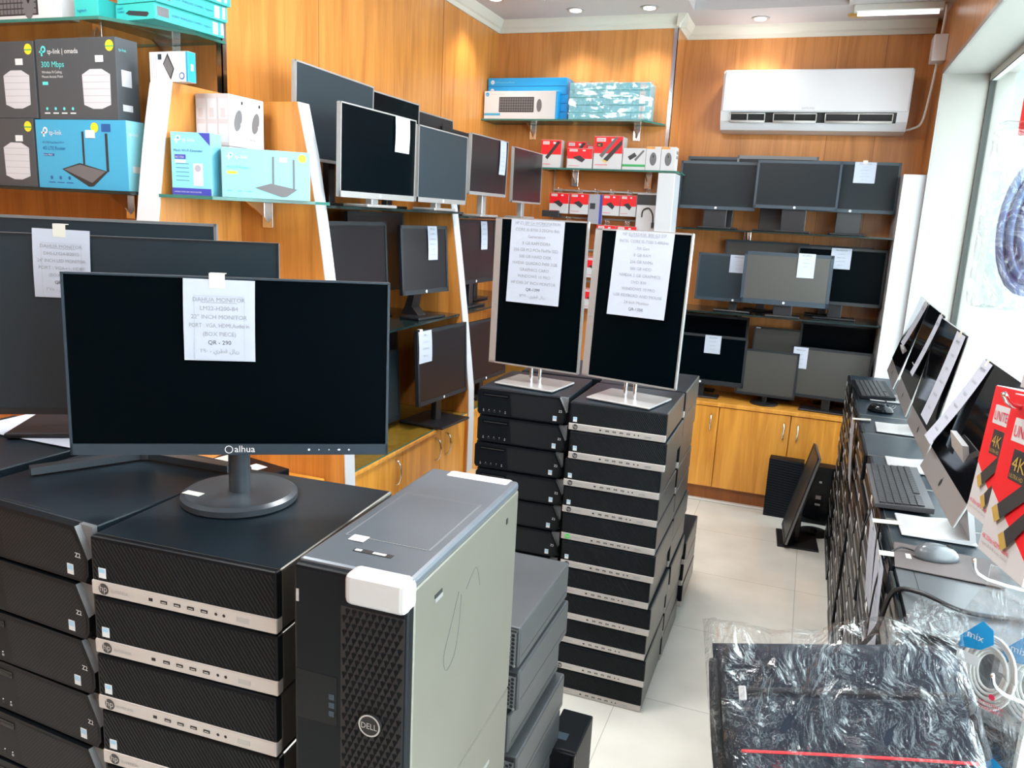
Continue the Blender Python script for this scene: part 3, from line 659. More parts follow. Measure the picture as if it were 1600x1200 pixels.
def sheet(PM, u, v, w, h, lines, label, roll=0, size=.009, tape=True, ink='ink', curl=.0, group='price sheets taped to screens', box=False, gap=.0045, bold=0, toff=0, name='price_sheet'):
    """PM panel matrix; (u,v) upper left corner of the sheet on the panel in metres from its lower centre"""
    o = MB(); N = 6; vs = []; fs = []
    for j in range(N + 1):
        for i in range(2):
            t = j / N; vs.append((i * w, -gap - curl * t * t - .0025 * math.sin(t * PI), -t * h))
    for j in range(N): fs.append((2 * j, 2 * j + 1, 2 * j + 3, 2 * j + 2))
    o.add(vs, fs, 'paper'); ob = o.build(name)
    ob.matrix_world = PM @ Matrix.Translation((u, 0, v)) @ Matrix.Rotation(R(roll), 4, 'Y')
    m2 = ob.matrix_world.copy()
    tag(ob, label, 'price sheet', group)
    md = ob.modifiers.new('thick', 'SOLIDIFY'); md.thickness = .0003
    if lines:
        t = MB(); n = len(lines)
        for k, ln in enumerate(lines):
            tt = (k + .7) / (n + .6) if not box else .27 + k * .105
            zz = -tt * h; yy = -gap - curl * tt * tt - .0025 * math.sin(tt * PI) - .0008
            t.text(ln, (w / 2, yy, zz), X_, Z_, size, 'ink_dark' if k in (0, bold) and bold is not None and k == bold else ink, 'c', maxw=w * .84)
            if k == 0: t.box(w * .25, w * .75, yy, yy + .0001, zz - size * .2, zz - size * .13, ink)
        if box:
            for (a, b, c, d) in ((.15, .85, .2, .203), (.15, .85, .985, .988)): t.box(w * a, w * b, -gap - .003, -gap - .0029, -d * h, -c * h, 'grey_print')
            for a in (.15, .85): t.box(w * a, w * a + .0004, -gap - .0034, -gap - .0033, -.985 * h, -.2 * h, 'grey_print')
        p = t.build('printed_text', ob)
    if tape:
        t = MB(); t.box(w * .36 + toff, w * .58 + toff, -gap - .0012, -gap - .0004, -.014, .010, 'tape'); t.box(w * .36 + toff, w * .58 + toff, -gap, .012, .009, .010, 'tape'); t.build('tape', ob)
    return ob

AR1 = '\ufef1\ufeae\ufec4\ufed7 \ufedd\ufe8e\ufef3\ufead'
def ar(d): return d + ' - ' + AR1
# foreground Dahua
r, P1 = monitor(-.887, 1.065, 1.313, 29.7, 1.5, .52, .302, ZF, 'large black monitor on a round foot in front, with a taped price sheet', bez=(.004, .003, .019), mats=('bezel_slate', 'screen'), stand='round', base=(.20, .2), logo='dahua', standmat='stand_grey', mframe='bezel_black')
for k in range(5):
    m = MB(); m.T = Matrix.Translation((0, 0, 1.313 - ZF)) @ Matrix.Rotation(-R(1.5), 4, 'X'); x0 = .125 + k * .017
    (m.box(x0 - .0018, x0 + .0018, -.0036, -.003, .0075, .011, 'logo_white') if k in (0,) else m.disc((x0, -.0035, .0092), X_, Z_, .0017 if k != 3 else .0026, 'logo_white', 3 if k in (1, 2) else 10, ru=.0017)); m.build('menu_button', r)
sheet(P1, -.074, .2985, .113, .135, ['DAHUA MONITOR', 'LM22-H200-B4', '22" INCH MONITOR', 'PORT : VGA, HDMI,Audio in', '(BOX PIECE)', 'QR - 290', ar('\u0662\u0669\u0660')], 'white price sheet headed DAHUA MONITOR, QR-290, taped on the front round-footed monitor', size=.0098, box=True, roll=.5, bold=5)
tag(MB().box(-.018, .018, -.008, .008, 0, .0006, 'tape').build('tape_scrap'), 'white scrap of tape stuck on the round monitor foot', 'tape').location = (-.965, 1.05, ZF + .0155)
# M2 V foot
r, P2 = monitor(-1.20, 1.165, 1.32, 31, 1, .54, .342, ZF, 'dark grey monitor on a V-shaped foot behind the front monitor', bez=(.003, .003, .012), mats=('bezel_black', 'screen_matte'), stand='vfoot', base=(.36, .10), standmat='stand_grey', mframe='bezel_grey')
sheet(P2, -.166, .352, .098, .126, ['DAHUA MONITOR', 'DHI-LM24-B201S', '24" INCH LED MONITOR', 'PORT : VGA+1, HDMI', '(BOX PIECE)', 'QR-375', ar('\u0663\u0667\u0665')], 'white price sheet headed DAHUA MONITOR, QR-375, taped on the V-footed monitor', size=.0085, box=True, bold=5, roll=1)
r, P3 = monitor(-1.48, 1.275, 1.332, 30, 1, .60, .355, ZF, 'wide dark monitor with thin grey frame on a square plate, farthest left', bez=(.006, .006, .014), mats=('bezel_grey', 'screen_matte'), stand='column', base=(.27, .2), neckw=.02)
tag(MB().box(-.15, .15, -.09, .10, 0, .0006, 'paper').build('paper_sheet'), 'white printed sheet lying on the stack behind the square monitor plate', 'paper').location = (-1.55, 1.265, ZF + .0003)
# portrait pair
ZM = 1.1165
r, Q1 = monitor(-.925, 2.76, 1.182, -8, .8, .372, .545, ZM, 'silver monitor turned upright on a square silver foot, left of the pair', bez=(.005, .006, .006), mats=('silver', 'screen'), stand='posts', base=(.24, .2), logo='hpside', chin=('left', .022))
L1 = ['HP Z2 SFF G4 WORKSTATION', 'CORE I5 8700 3.20GHz 8th', 'Generation', '8 GB RAM DDR4', '256 GB M.2 PCIe NvMe SSD', '500 GB HARD DISK', 'NVIDIA QUADRO P400 2GB', 'GRAPHICS CARD', 'WINDOWS 10 PRO', 'HP E243i 24" INCH MONITOR', 'QR-1399', ar('\u0661\u0663\u0669\u0669')]
sheet(Q1, -.118, .54, .215, .30, L1, 'long price sheet headed HP Z2 SFF G4 WORKSTATION on the left upright monitor', size=.0155, tape=False, bold=10, curl=.012)
r, Q2 = monitor(-.552, 2.70, 1.182, -13, 3.5, .36, .525, ZM, 'silver monitor turned upright on a square silver foot, right of the pair', bez=(.005, .006, .006), mats=('silver', 'screen'), stand='posts', base=(.24, .2), logo='hpside', chin=('left', .022))
L2 = ['HP ELITEDESK 800 G3 SSF', 'INTEL CORE I5-7500 3.40GHz', '7th Gen', '8 GB RAM', '256 GB NVMe', '500 GB HDD', 'NVIDIA 2 GB GRAPHICS', 'DVD RW', 'WINDOWS 10 PRO', 'USB KEYBORD AND MOUSE', '24 inch Monitor', 'QR-1350']
sheet(Q2, -.098, .522, .215, .29, L2, 'long price sheet headed HP ELITEDESK 800 G3 SSF on the right upright monitor', size=.0145, tape=False, bold=11, curl=.012)

# ------------------------------------------------------------ left wall unit: fins, shelves, cabinets
def finx(z):   # front profile of the dividers: depth from the wall as a function of height
    t = (2.085 - z) / 1.27
    return .32 + .20 * max(0, min(1, t)) ** .8
def fin_profile(z0, z1, n=12): return [(finx(z0 + (z1 - z0) * i / n), z0 + (z1 - z0) * i / n) for i in range(n + 1)]
def divider(y0, y1, label, z0=0.0, z1=2.085):
    r = tag(empty('shelf_divider', (XL, (y0 + y1) / 2, 0)), label, 'shelf divider', 'curved dividers on the left wall')
    p = fin_profile(z0, z1); t = (y1 - y0) / 2
    m = MB(); m.prism([(0, z0)] + [(a - .004, b) for a, b in p] + [(0, z1)], 'y', -t, t, 'wall_wood'); m.build('panel', r)
    m = MB()
    for i in range(len(p) - 1):
        a, b = p[i], p[i + 1]; m.add([(a[0] - .004, -t, a[1]), (a[0] - .004, t, a[1]), (b[0] - .004, t, b[1]), (b[0] - .004, -t, b[1]), (a[0], -t, a[1]), (a[0], t, a[1]), (b[0], t, b[1]), (b[0], -t, b[1])],
            [(4, 5, 6, 7), (0, 4, 7, 3), (1, 2, 6, 5), (3, 7, 6, 2), (0, 1, 5, 4)], 'white_laminate')
    m.build('front_edge', r); return r
divider(YW, YW + .065, 'wooden divider with white curved front edge at the corner of the left wall')
divider(3.60, 3.665, 'wooden divider with white curved front edge between the two bays of wall monitors')
# corner divider on the return wall (front faces the camera side)
r = tag(empty('shelf_divider', (-2.02, YW - .002, 0)), 'wooden divider with broad white front carrying the hard-drive box', 'shelf divider', 'curved dividers on the left wall')
p = fin_profile(.732, 2.10)
m = MB(); m.prism([(0, .732)] + [(-(a - .004), b) for a, b in p] + [(0, 2.10)], 'x', -.05, .04, 'wall_wood'); m.build('panel', r)
m = MB()
for i in range(len(p) - 1):
    a, b = p[i], p[i + 1]; m.add([(-.05, -(a[0] - .004), a[1]), (.04, -(a[0] - .004), a[1]), (.04, -(b[0] - .004), b[1]), (-.05, -(b[0] - .004), b[1]), (-.05, -a[0], a[1]), (.04, -a[0], a[1]), (.04, -b[0], b[1]), (-.05, -b[0], b[1])],
        [(4, 5, 6, 7), (0, 4, 7, 3), (1, 2, 6, 5), (3, 7, 6, 2)], 'white_laminate')
m.build('front_edge', r)

def glass_shelf(pts, z, label, th=.01, dark=False, brackets=(), wall='x'):
    r = tag(empty('glass_shelf', (sum(p[0] for p in pts) / len(pts), sum(p[1] for p in pts) / len(pts), z)), label, 'shelf', 'glass shelves')
    o = r.location; q = [(p[0] - o.x, p[1] - o.y) for p in pts]; n = len(q)
    m = MB(); mt = 'dark_glass' if dark else 'shelf_glass'
    m.add([(a, b, 0) for a, b in q] + [(a, b, -th) for a, b in q], [tuple(range(n)), tuple(range(2 * n - 1, n - 1, -1))], mt)
    m.add([(a, b, 0) for a, b in q] + [(a, b, -th) for a, b in q], [(i, (i + 1) % n, n + (i + 1) % n, n + i) for i in range(n)], 'dark_glass' if dark else 'glass_edge'); m.build('glass_pane', r)
    for b in brackets:
        x, y = b[0] - o.x, b[1] - o.y; m = MB()
        if wall == 'x': m.prism([(y, -th), (y - .12, -th), (y - .03, -.06), (y, -.09)], 'x', x - .004, x + .004, 'chrome'); m.box(x - .022, x + .022, y - .006, y, -.10, -th, 'chrome', .002)
        else: m.prism([(x, -th), (x + .12, -th), (x + .03, -.05), (x, -.07)], 'y', y - .004, y + .004, 'chrome')
        m.build('bracket', r)
    return r
ZS1, ZS2, ZCAB = 1.738, 1.243, .745
glass_shelf([(XL, YW + .066), (-1.60, YW + .066), (-1.60, 3.598), (XL, 3.598)], ZS1, 'upper dark glass shelf in the first bay of the left wall', dark=True, wall='y', brackets=[(XL, 2.9)])
glass_shelf([(XL, 3.667), (-1.60, 3.667), (-1.60, 4.85), (XL, 4.85)], ZS1 - .02, 'upper dark glass shelf in the second bay of the left wall', dark=True, wall='y', brackets=[(XL, 4.3)])
glass_shelf([(XL, YW + .066), (-1.60, YW + .066), (-1.60, 3.598), (XL, 3.598)], ZS2, 'lower dark glass shelf in the first bay of the left wall', dark=True, wall='y', brackets=[(XL, 2.9)])
glass_shelf([(XL, 3.667), (-1.60, 3.667), (-1.60, 4.85), (XL, 4.85)], ZS2, 'lower dark glass shelf in the second bay of the left wall', dark=True, wall='y', brackets=[(XL, 4.3)])
glass_shelf([(-3.4, 2.03), (-2.075, 2.03), (-2.075, YW - .002), (-3.4, YW - .002)], 1.750, 'dark glass shelf holding the grey and blue network boxes', dark=True, wall='x', brackets=[(-2.5, YW - .002)])
glass_shelf([(-1.978, 2.05), (-1.80, 2.09), (-1.60, 2.36), (-1.60, YW - .002), (-1.978, YW - .002)], 1.748, 'green-edged corner glass shelf below the mouse boxes', wall='x', brackets=[(-1.86, YW - .002)])
glass_shelf([(-3.4, 2.03), (-2.19, 2.05), (-2.03, 2.30), (-2.03, YW - .002), (-3.4, YW - .002)], 2.287, 'clear glass shelf at top left under the teal boxes', wall='x', brackets=[(-2.62, YW - .002), (-2.25, YW - .002)])
def handle(m, p0, p1, out, mat='chrome'):
    p0, p1, out = Vector(p0), Vector(p1), Vector(out); d = (p1 - p0)
    m.tube([p0, p0 + out * .7 + d * .12, p0 + out + d * .5, p0 + out * .7 + d * .88, p1], .0045, mat, n=8)
def cab_left(y0, y1, xf, label, seams, handles, z1=ZCAB):
    r = tag(empty('base_cabinet', (XL, y0, 0)), label, 'cabinet'); L = y1 - y0; X = xf - XL
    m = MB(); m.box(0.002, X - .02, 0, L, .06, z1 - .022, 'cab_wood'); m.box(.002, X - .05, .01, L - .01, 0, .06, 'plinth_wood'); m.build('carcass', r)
    m = MB(); m.box(0.002, X + .012, -.0, L, z1 - .022, z1 - .006, 'cab_wood', .003); m.build('top_board', r)
    m = MB(); m.box(.01, X + .004, .004, L - .004, z1 - .006, z1, 'shelf_glass'); m.box(X + .003, X + .005, .004, L - .004, z1 - .006, z1, 'glass_edge'); m.build('glass_top', r)
    ss = [0] + [s - y0 for s in seams] + [L]
    for i in range(len(ss) - 1):
        d = MB().box(X - .02, X, ss[i] + .002, ss[i + 1] - .002, .065, z1 - .026, 'cab_wood', .002).build('door', r)
        for hy in handles:
            if ss[i] < hy - y0 < ss[i + 1]:
                m = MB(); handle(m, (X, hy - y0, z1 - .16), (X, hy - y0, z1 - .05), (.028, 0, 0)); m.build('handle', d)
    return r
cab_left(2.52, 3.60, -1.55, 'orange wooden cabinet along the left wall under the first bay', [2.93, 3.31], [2.87, 3.26, 3.37])
cab_left(3.665, 5.06, -1.55, 'orange wooden cabinet along the left wall in the far corner', [4.2], [4.12])
r = tag(empty('base_cabinet', (-3.3, 2.0, 0)), 'orange wooden cabinet behind the foreground stacks, holding the black power unit', 'cabinet')
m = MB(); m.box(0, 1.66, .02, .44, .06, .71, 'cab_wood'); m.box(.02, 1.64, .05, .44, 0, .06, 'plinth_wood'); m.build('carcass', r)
MB().box(0, 1.68, 0, .445, .71, .73, 'cab_wood', .003).build('top_board', r)
for k in range(3):
    d = MB().box(.01 + k * .55, .55 + k * .55, .0, .02, .065, .705, 'cab_wood', .002).build('door', r); m = MB(); handle(m, (.5 + k * .55, 0, .56), (.5 + k * .55, 0, .66), (0, -.028, 0)); m.build('handle', d)
r = tag(empty('power_supply', (-1.84, 2.26, .73), -12), 'black power unit with white labels on the wooden shelf behind the monitor foot', 'power supply')
MB().box(-.16, .16, -.07, .07, 0, .075, 'black_plastic', .004).build('case', r)
for a in (-.10, .06): MB().box(a - .03, a + .03, -.05, .03, .075, .0756, 'white_print').build('label', r)
MB().box(-.06, -.01, -.073, -.07, .02, .035, 'grey_print').build('socket', r); MB().box(.04, .08, -.073, -.07, .02, .03, 'tape').build('socket', r)
r = tag(empty('cardboard_box', (-1.24, 3.15, 0)), 'light brown box on the floor left of the perforated workstation stack', 'box')
MB().box(-.14, .12, -.12, .15, 0, .56, 'cardboard', .003).build('carton', r); MB().box(-.03, .03, -.121, .151, .56, .5606, 'tape').build('tape', r)

G1 = 'monitors on the left wall unit'
kw = dict(group=G1, base=(.22, .11))
SB = dict(bez=(.005, .005, .022), mats=('silver', 'screen'), standmat='silver', logo='hp')
BB = dict(bez=(.016, .016, .022), mats=('bezel_black', 'screen_plum'), logo='hp')
zs = ZS1
monitor(-1.82, 2.83, 1.90, 93, -1, .60, .34, zs, 'large dark monitor at the back left of the top left-wall shelf', bez=(.006, .006, .012), mats=('silver', 'screen_matte'), **kw)
monitor(-1.84, 3.34, 1.90, 90, 0, .47, .33, zs, 'dark monitor at the back right of the top left-wall shelf, first bay', bez=(.006, .006, .012), mats=('silver', 'screen'), **kw)
r, A1 = monitor(-1.59, 2.775, 1.770, 89, -.5, .55, .325, zs, 'silver-framed monitor with a price strip at front left of the first bay', **SB, **kw)
monitor(-1.57, 3.30, 1.771, 90, 0, .50, .31, zs, 'silver-framed blank monitor at front right of the first bay, top shelf', bez=(.005, .005, .02), mats=('silver', 'screen_matte'), standmat='silver', logo='hp', **kw)
sheet(A1, .10, .322, .115, .135, [' ', 'LCD 24 INCH', 'BORDERLESS', 'MONITOR', 'HDMI, VGA', 'USB HUB', 'QR-299'], 'white price strip on the silver-framed monitor of the first bay', size=.008, tape=False, gap=.005)
r, A2 = monitor(-1.60, 3.90, 1.825, 88, -1, .46, .29, zs - .02, 'silver-framed monitor with a narrow price strip in the second bay, top shelf', bez=(.005, .005, .016), mats=('silver', 'screen_plum'), standmat='silver', **kw)
sheet(A2, .115, .285, .08, .17, [' ', 'HP 23', 'INCH LCD', 'BORDERLESS', 'MONITOR', 'VGA, HDMI', 'QR-250'], 'narrow price strip on the silver monitor of the second bay', size=.009, tape=False)
monitor(-1.78, 3.99, 1.84, 90, 3, .52, .31, zs - .02, 'black monitor behind the silver one in the second bay, top shelf', **BB, **kw)
monitor(-1.93, 3.94, 1.92, 90, 3, .5, .31, zs - .02, 'dark monitor farthest back at the left of the second bay, top shelf', bez=(.006, .006, .012), mats=('silver', 'screen_plum'), **kw)
monitor(-1.60, 4.50, 1.805, 90, 0, .5, .30, zs - .02, 'silver-sided monitor at the far end of the top left-wall shelf', bez=(.005, .005, .01), mats=('silver', 'screen_plum'), standmat='silver', **kw)
# second shelf
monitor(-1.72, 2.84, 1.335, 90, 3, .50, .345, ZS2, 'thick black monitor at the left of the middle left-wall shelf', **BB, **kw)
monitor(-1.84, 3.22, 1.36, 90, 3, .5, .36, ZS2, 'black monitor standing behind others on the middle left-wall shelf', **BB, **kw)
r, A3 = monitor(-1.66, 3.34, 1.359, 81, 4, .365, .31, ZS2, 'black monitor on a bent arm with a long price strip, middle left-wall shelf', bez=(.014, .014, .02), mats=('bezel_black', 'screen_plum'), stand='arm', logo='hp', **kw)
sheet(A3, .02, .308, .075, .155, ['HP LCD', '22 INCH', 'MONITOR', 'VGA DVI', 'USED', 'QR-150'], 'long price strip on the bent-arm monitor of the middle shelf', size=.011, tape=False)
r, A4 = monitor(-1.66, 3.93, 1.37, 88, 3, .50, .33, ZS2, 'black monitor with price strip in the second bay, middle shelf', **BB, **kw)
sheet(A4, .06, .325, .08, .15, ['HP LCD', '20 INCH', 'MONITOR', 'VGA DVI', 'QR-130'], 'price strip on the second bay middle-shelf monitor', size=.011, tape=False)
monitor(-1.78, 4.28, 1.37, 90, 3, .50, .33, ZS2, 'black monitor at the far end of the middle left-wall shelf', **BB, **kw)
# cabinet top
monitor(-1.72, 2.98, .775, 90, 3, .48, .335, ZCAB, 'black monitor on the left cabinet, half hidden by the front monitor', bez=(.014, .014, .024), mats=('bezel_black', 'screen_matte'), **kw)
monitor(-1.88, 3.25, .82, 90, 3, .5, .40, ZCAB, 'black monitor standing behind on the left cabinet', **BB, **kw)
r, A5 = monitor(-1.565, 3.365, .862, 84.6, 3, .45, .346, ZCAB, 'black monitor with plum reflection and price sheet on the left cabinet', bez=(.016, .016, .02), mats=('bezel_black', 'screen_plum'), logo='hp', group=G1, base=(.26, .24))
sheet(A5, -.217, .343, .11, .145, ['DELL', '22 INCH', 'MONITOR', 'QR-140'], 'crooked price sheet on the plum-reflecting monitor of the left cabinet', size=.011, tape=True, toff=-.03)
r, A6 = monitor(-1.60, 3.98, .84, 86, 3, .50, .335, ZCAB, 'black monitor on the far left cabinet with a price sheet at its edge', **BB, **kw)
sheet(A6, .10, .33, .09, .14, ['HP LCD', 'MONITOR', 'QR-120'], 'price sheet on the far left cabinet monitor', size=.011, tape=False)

# ------------------------------------------------------------ back recess unit
r = tag(empty('base_cabinet', (XC, 5.02, 0)), 'orange wooden cabinet with three doors below the back monitors', 'cabinet')
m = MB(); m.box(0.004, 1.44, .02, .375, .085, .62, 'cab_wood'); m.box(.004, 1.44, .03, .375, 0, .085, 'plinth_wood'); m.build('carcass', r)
MB().box(.004, 1.44, -.008, .378, .62, .645, 'cab_wood', .003).build('top_board', r)
for a, b, hx in ((.006, .470, .427), (.476, .898, .865), (.904, 1.44, .946)):
    d = MB().box(a, b, 0, .02, .09, .616, 'cab_wood', .002).build('door', r); m = MB(); handle(m, (hx, 0, .46), (hx, 0, .57), (0, -.028, 0)); m.build('handle', d)
tag(MB().tube([(-.9, 4.97, .006), (-.5, 4.99, .006), (-.3, 4.985, .006), (-.1, 4.99, .006), (.0, 4.95, .006)], .006, 'cable_white').build('floor_cable'), 'pale cable lying along the foot of the back cabinet', 'cable')
r = tag(empty('shelf_divider', (.485, 5.0, 0)), 'white side panel at the right end of the back shelves', 'shelf divider')
MB().box(-.06, .055, .002, .396, .66, 2.06, 'white_laminate', .002).build('panel', r)
r = tag(empty('shelf_divider', (-.85, 4.82, 0)), 'white fin between the accessory wall and the back recess', 'shelf divider')
MB().box(-.05, .05, .0, .19, .0, 2.018, 'white_laminate', .003).build('panel', r)
glass_shelf([(XC + .055, 5.025), (.422, 5.025), (.422, 5.396), (XC + .055, 5.396)], 1.712, 'upper dark glass shelf under the top row of back monitors', dark=True, brackets=[(-.4, 5.396)])
glass_shelf([(XC + .055, 5.025), (.422, 5.025), (.422, 5.396), (XC + .055, 5.396)], 1.210, 'lower dark glass shelf under the middle row of back monitors', dark=True, brackets=[(-.4, 5.396)])
G2 = 'monitors on the back shelves'; kb = dict(group=G2)
BK = dict(bez=(.012, .016, .02), mats=('bezel_slate', 'screen_dim'), logo='hp')
z1, z2_, z3 = 1.712, 1.210, .645
kk = dict(base=(.20, .11), neckw=.14)
monitor(-.585, 5.11, 1.828, 4, 3, .462, .286, z1, 'dark monitor at the left of the top back shelf', **BK, **kk, **kb)
monitor(-.56, 5.22, 1.86, 0, 3, .47, .29, z1, 'black monitor peeking out behind the top left back-shelf monitor', **BK, **kk, **kb)
monitor(-.127, 5.05, 1.847, -1.6, 3, .467, .277, z1, 'dark monitor in front at the middle of the top back shelf', **BK, **kk, **kb)
monitor(-.26, 5.20, 1.86, 0, 3, .47, .30, z1, 'grey-topped monitor behind the middle one on the top back shelf', bez=(.012, .02, .02), mats=('bezel_grey', 'screen_dim'), **kk, **kb)
r, B1 = monitor(.18, 5.14, 1.843, 2, 3, .485, .29, z1, 'dark monitor with price sheet at the right of the top back shelf', **BK, **kk, **kb)
sheet(B1, -.005, .288, .115, .118, ['HP LCD MONITOR', '23 INCH', 'BORDERLESS', 'DVI, VGA', 'DISPLAY PORT', 'QR-199'], 'price sheet on the top right back-shelf monitor', size=.008)
# middle
r, B2m = monitor(-.425, 5.10, 1.275, -2, 3, .47, .29, z2_, 'dark monitor with price sheet at the left of the middle back shelf', bez=(.012, .014, .018), mats=('bezel_slate', 'screen_matte'), logo='hp', base=(.22, .11), **kb)
sheet(B2m, -.04, .286, .105, .108, ['HP MONITOR', '20 INCH', 'VGA, DVI', 'QR-120'], 'price sheet on the middle-shelf left back monitor', size=.009, tape=False)
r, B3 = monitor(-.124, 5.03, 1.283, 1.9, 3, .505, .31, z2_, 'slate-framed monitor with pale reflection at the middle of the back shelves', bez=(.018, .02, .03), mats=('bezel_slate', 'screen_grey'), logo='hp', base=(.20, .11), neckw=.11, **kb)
sheet(B3, .055, .313, .095, .142, ['HP COMPAQ', '23 INCH', 'MONITOR', 'QR-150', ' ', ' '], 'price sheet on the slate-framed middle back monitor', size=.009, tape=False)
r, B4 = monitor(.17, 5.16, 1.30, 0, 3, .50, .338, z2_, 'large black monitor with price sheet at the right of the middle back shelf', bez=(.012, .014, .02), mats=('bezel_black', 'screen'), base=(.24, .11), neckw=.08, **kb)
sheet(B4, -.06, .336, .112, .122, ['DELL MONITOR', '27 INCH', 'HDMI, VGA', 'BORDERLESS', 'QR-350'], 'price sheet on the large right monitor of the middle back shelf', size=.009, tape=False)
monitor(-.27, 5.29, 1.35, 0, 3, .50, .30, z2_, 'pale-screened monitor behind the middle of the back shelves', bez=(.012, .014, .02), mats=('bezel_slate', 'screen_grey'), base=(.2, .09), **kb)
monitor(.10, 5.30, 1.345, 0, 3, .50, .30, z2_, 'dark monitor squeezed behind the large right monitor of the middle shelf', bez=(.016, .016, .02), mats=('bezel_slate', 'screen_matte'), base=(.2, .09), **kb)
# bottom
r, B5 = monitor(-.575, 5.12, .735, -1, 3, .535, .318, z3, 'black monitor with price sheet at the left of the back cabinet top', bez=(.014, .016, .03), mats=('bezel_black', 'screen'), logo='hp', base=(.24, .11), **kb)
sheet(B5, .005, .315, .10, .115, ['HP 24 INCH', 'MONITOR', 'VGA, DVI', 'QR-180'], 'price sheet on the bottom left back monitor', size=.009, tape=False)
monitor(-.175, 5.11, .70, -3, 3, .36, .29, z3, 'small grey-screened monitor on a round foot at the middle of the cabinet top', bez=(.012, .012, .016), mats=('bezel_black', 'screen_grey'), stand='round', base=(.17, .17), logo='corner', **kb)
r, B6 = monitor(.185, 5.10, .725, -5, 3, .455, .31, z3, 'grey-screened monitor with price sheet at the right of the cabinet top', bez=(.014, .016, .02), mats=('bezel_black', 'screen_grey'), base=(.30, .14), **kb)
sheet(B6, -.22, .305, .085, .13, ['LENOVO LCD', '22 INCH', 'MONITOR', 'QR-130'], 'price sheet on the bottom right back monitor', size=.009, tape=False)
monitor(-.60, 5.31, .84, 0, 3, .55, .32, z3, 'black monitor standing behind the bottom left back monitor', bez=(.014, .016, .02), mats=('bezel_black', 'screen'), base=(.2, .08), **kb)
monitor(-.12, 5.31, .80, 0, 3, .34, .31, z3, 'grey monitor peeking above the small round-footed monitor', bez=(.01, .012, .016), mats=('bezel_black', 'screen_grey'), base=(.2, .08), logo='corner', **kb)
monitor(.22, 5.31, .85, 0, 3, .46, .32, z3, 'black monitor standing behind the bottom right back monitor', bez=(.014, .016, .02), mats=('bezel_black', 'screen'), base=(.2, .08), **kb)
# monitor on the floor, seen from its edge
r, _ = monitor(.035, 4.56, .03, -86, 13, .32, .525, 0, 'black monitor standing on the floor, screen turned to the aisle, seen edge-on', bez=(.014, .014, .02), mats=('bezel_black', 'screen_matte'), stand='column', base=(.26, .22), mframe='bezel_grey', neckw=.06)

# ------------------------------------------------------------ iMacs on the right row
def imac(x, y, z, rz, tilt, w, h, label, zb=ZR):
    r = tag(empty('all_in_one_computer', (x, y, zb), rz), label, 'computer', 'silver all-in-one computers on the right row')
    T = Matrix.Translation((0, 0, z - zb)) @ Matrix.Rotation(-R(tilt), 4, 'X')
    m = MB(); m.T = T; m.box(-w / 2, w / 2, 0, .006, 0, h, 'imac_alu', .002)
    N = 8; vs = []; fs = []
    for j in range(N + 1):
        for i in range(N + 1):
            a, b = i / N * 2 - 1, j / N * 2 - 1; vs.append((a * w / 2, .006 + .034 * (1 - a * a) * (1 - b ** 4), (b + 1) / 2 * h))
    for j in range(N):
        for i in range(N): k = j * (N + 1) + i; fs.append((k, k + 1, k + N + 2, k + N + 1))
    m.add(vs, fs, 'imac_alu', True); m.build('shell', r)
    ch = .068
    m = MB(); m.T = T; m.box(-w / 2 + .001, w / 2 - .001, -.002, .001, ch, h - .001, 'imac_glass'); m.build('screen', r)
    m = MB(); m.T = T; c = Vector((0, -.0008, ch * .5)); m.disc(c, X_, Z_, .010, 'port_black', 20, ru=.011); m.poly([c + Vector((.001, 0, .011)), c + Vector((.006, 0, .015)), c + Vector((.004, 0, .018)), c + Vector((0, 0, .0135))], 'port_black'); m.build('logo', r)
    m = MB(); m.prism([(.03, z - zb + .16), (.045, z - zb + .16), (.10, .012), (.092, .004), (-.0, .004), (.085, .014)], 'x', -.085, .085, 'alu_white'); m.build('stand', r)
    MB().box(-.085, .085, -.075, .105, 0, .005, 'alu_white', .002).build('foot', r)
    return r, Matrix.Translation((x, y, zb)) @ Matrix.Rotation(R(rz), 4, 'Z') @ T
r, I1 = imac(.385, 2.32, 1.058, -89, 20, .54, .365, 'silver all-in-one computer nearest the camera on the right row')
sheet(I1, -.265, .36, .11, .27, ['APPLE IMAC', '21.5 INCH', 'CORE I5', '8 GB RAM', '1 TB HDD', 'QR-1250'], 'curled price sheet at the far edge of the nearest all-in-one screen', size=.012, curl=.03)
r, I2 = imac(.405, 2.95, 1.054, -90, 9, .528, .40, 'silver all-in-one computer second from the camera on the right row')
sheet(I2, .10, .395, .15, .29, ['APPLE IMAC', '21.5 INCH', 'CORE I5', '8 GB RAM', '500 GB HDD', 'QR-1150'], 'hanging price sheet on the second all-in-one computer', size=.012, curl=.02)
r, I3 = imac(.405, 3.50, 1.067, -91.5, 12, .528, .395, 'silver all-in-one computer third from the camera on the right row')
sheet(I3, .14, .39, .10, .24, ['APPLE IMAC', 'CORE I7', '16 GB RAM', 'QR-1450'], 'price sheet on the third all-in-one computer', size=.012, curl=.02)
r, I4 = imac(.42, 4.15, 1.053, -92, 15, .528, .40, 'silver all-in-one computer farthest along the right row')
sheet(I4, .02, .395, .16, .21, ['APPLE IMAC', 'CORE I3', '8 GB RAM', 'QR-950'], 'price sheet on the farthest all-in-one computer', size=.012, curl=.02)
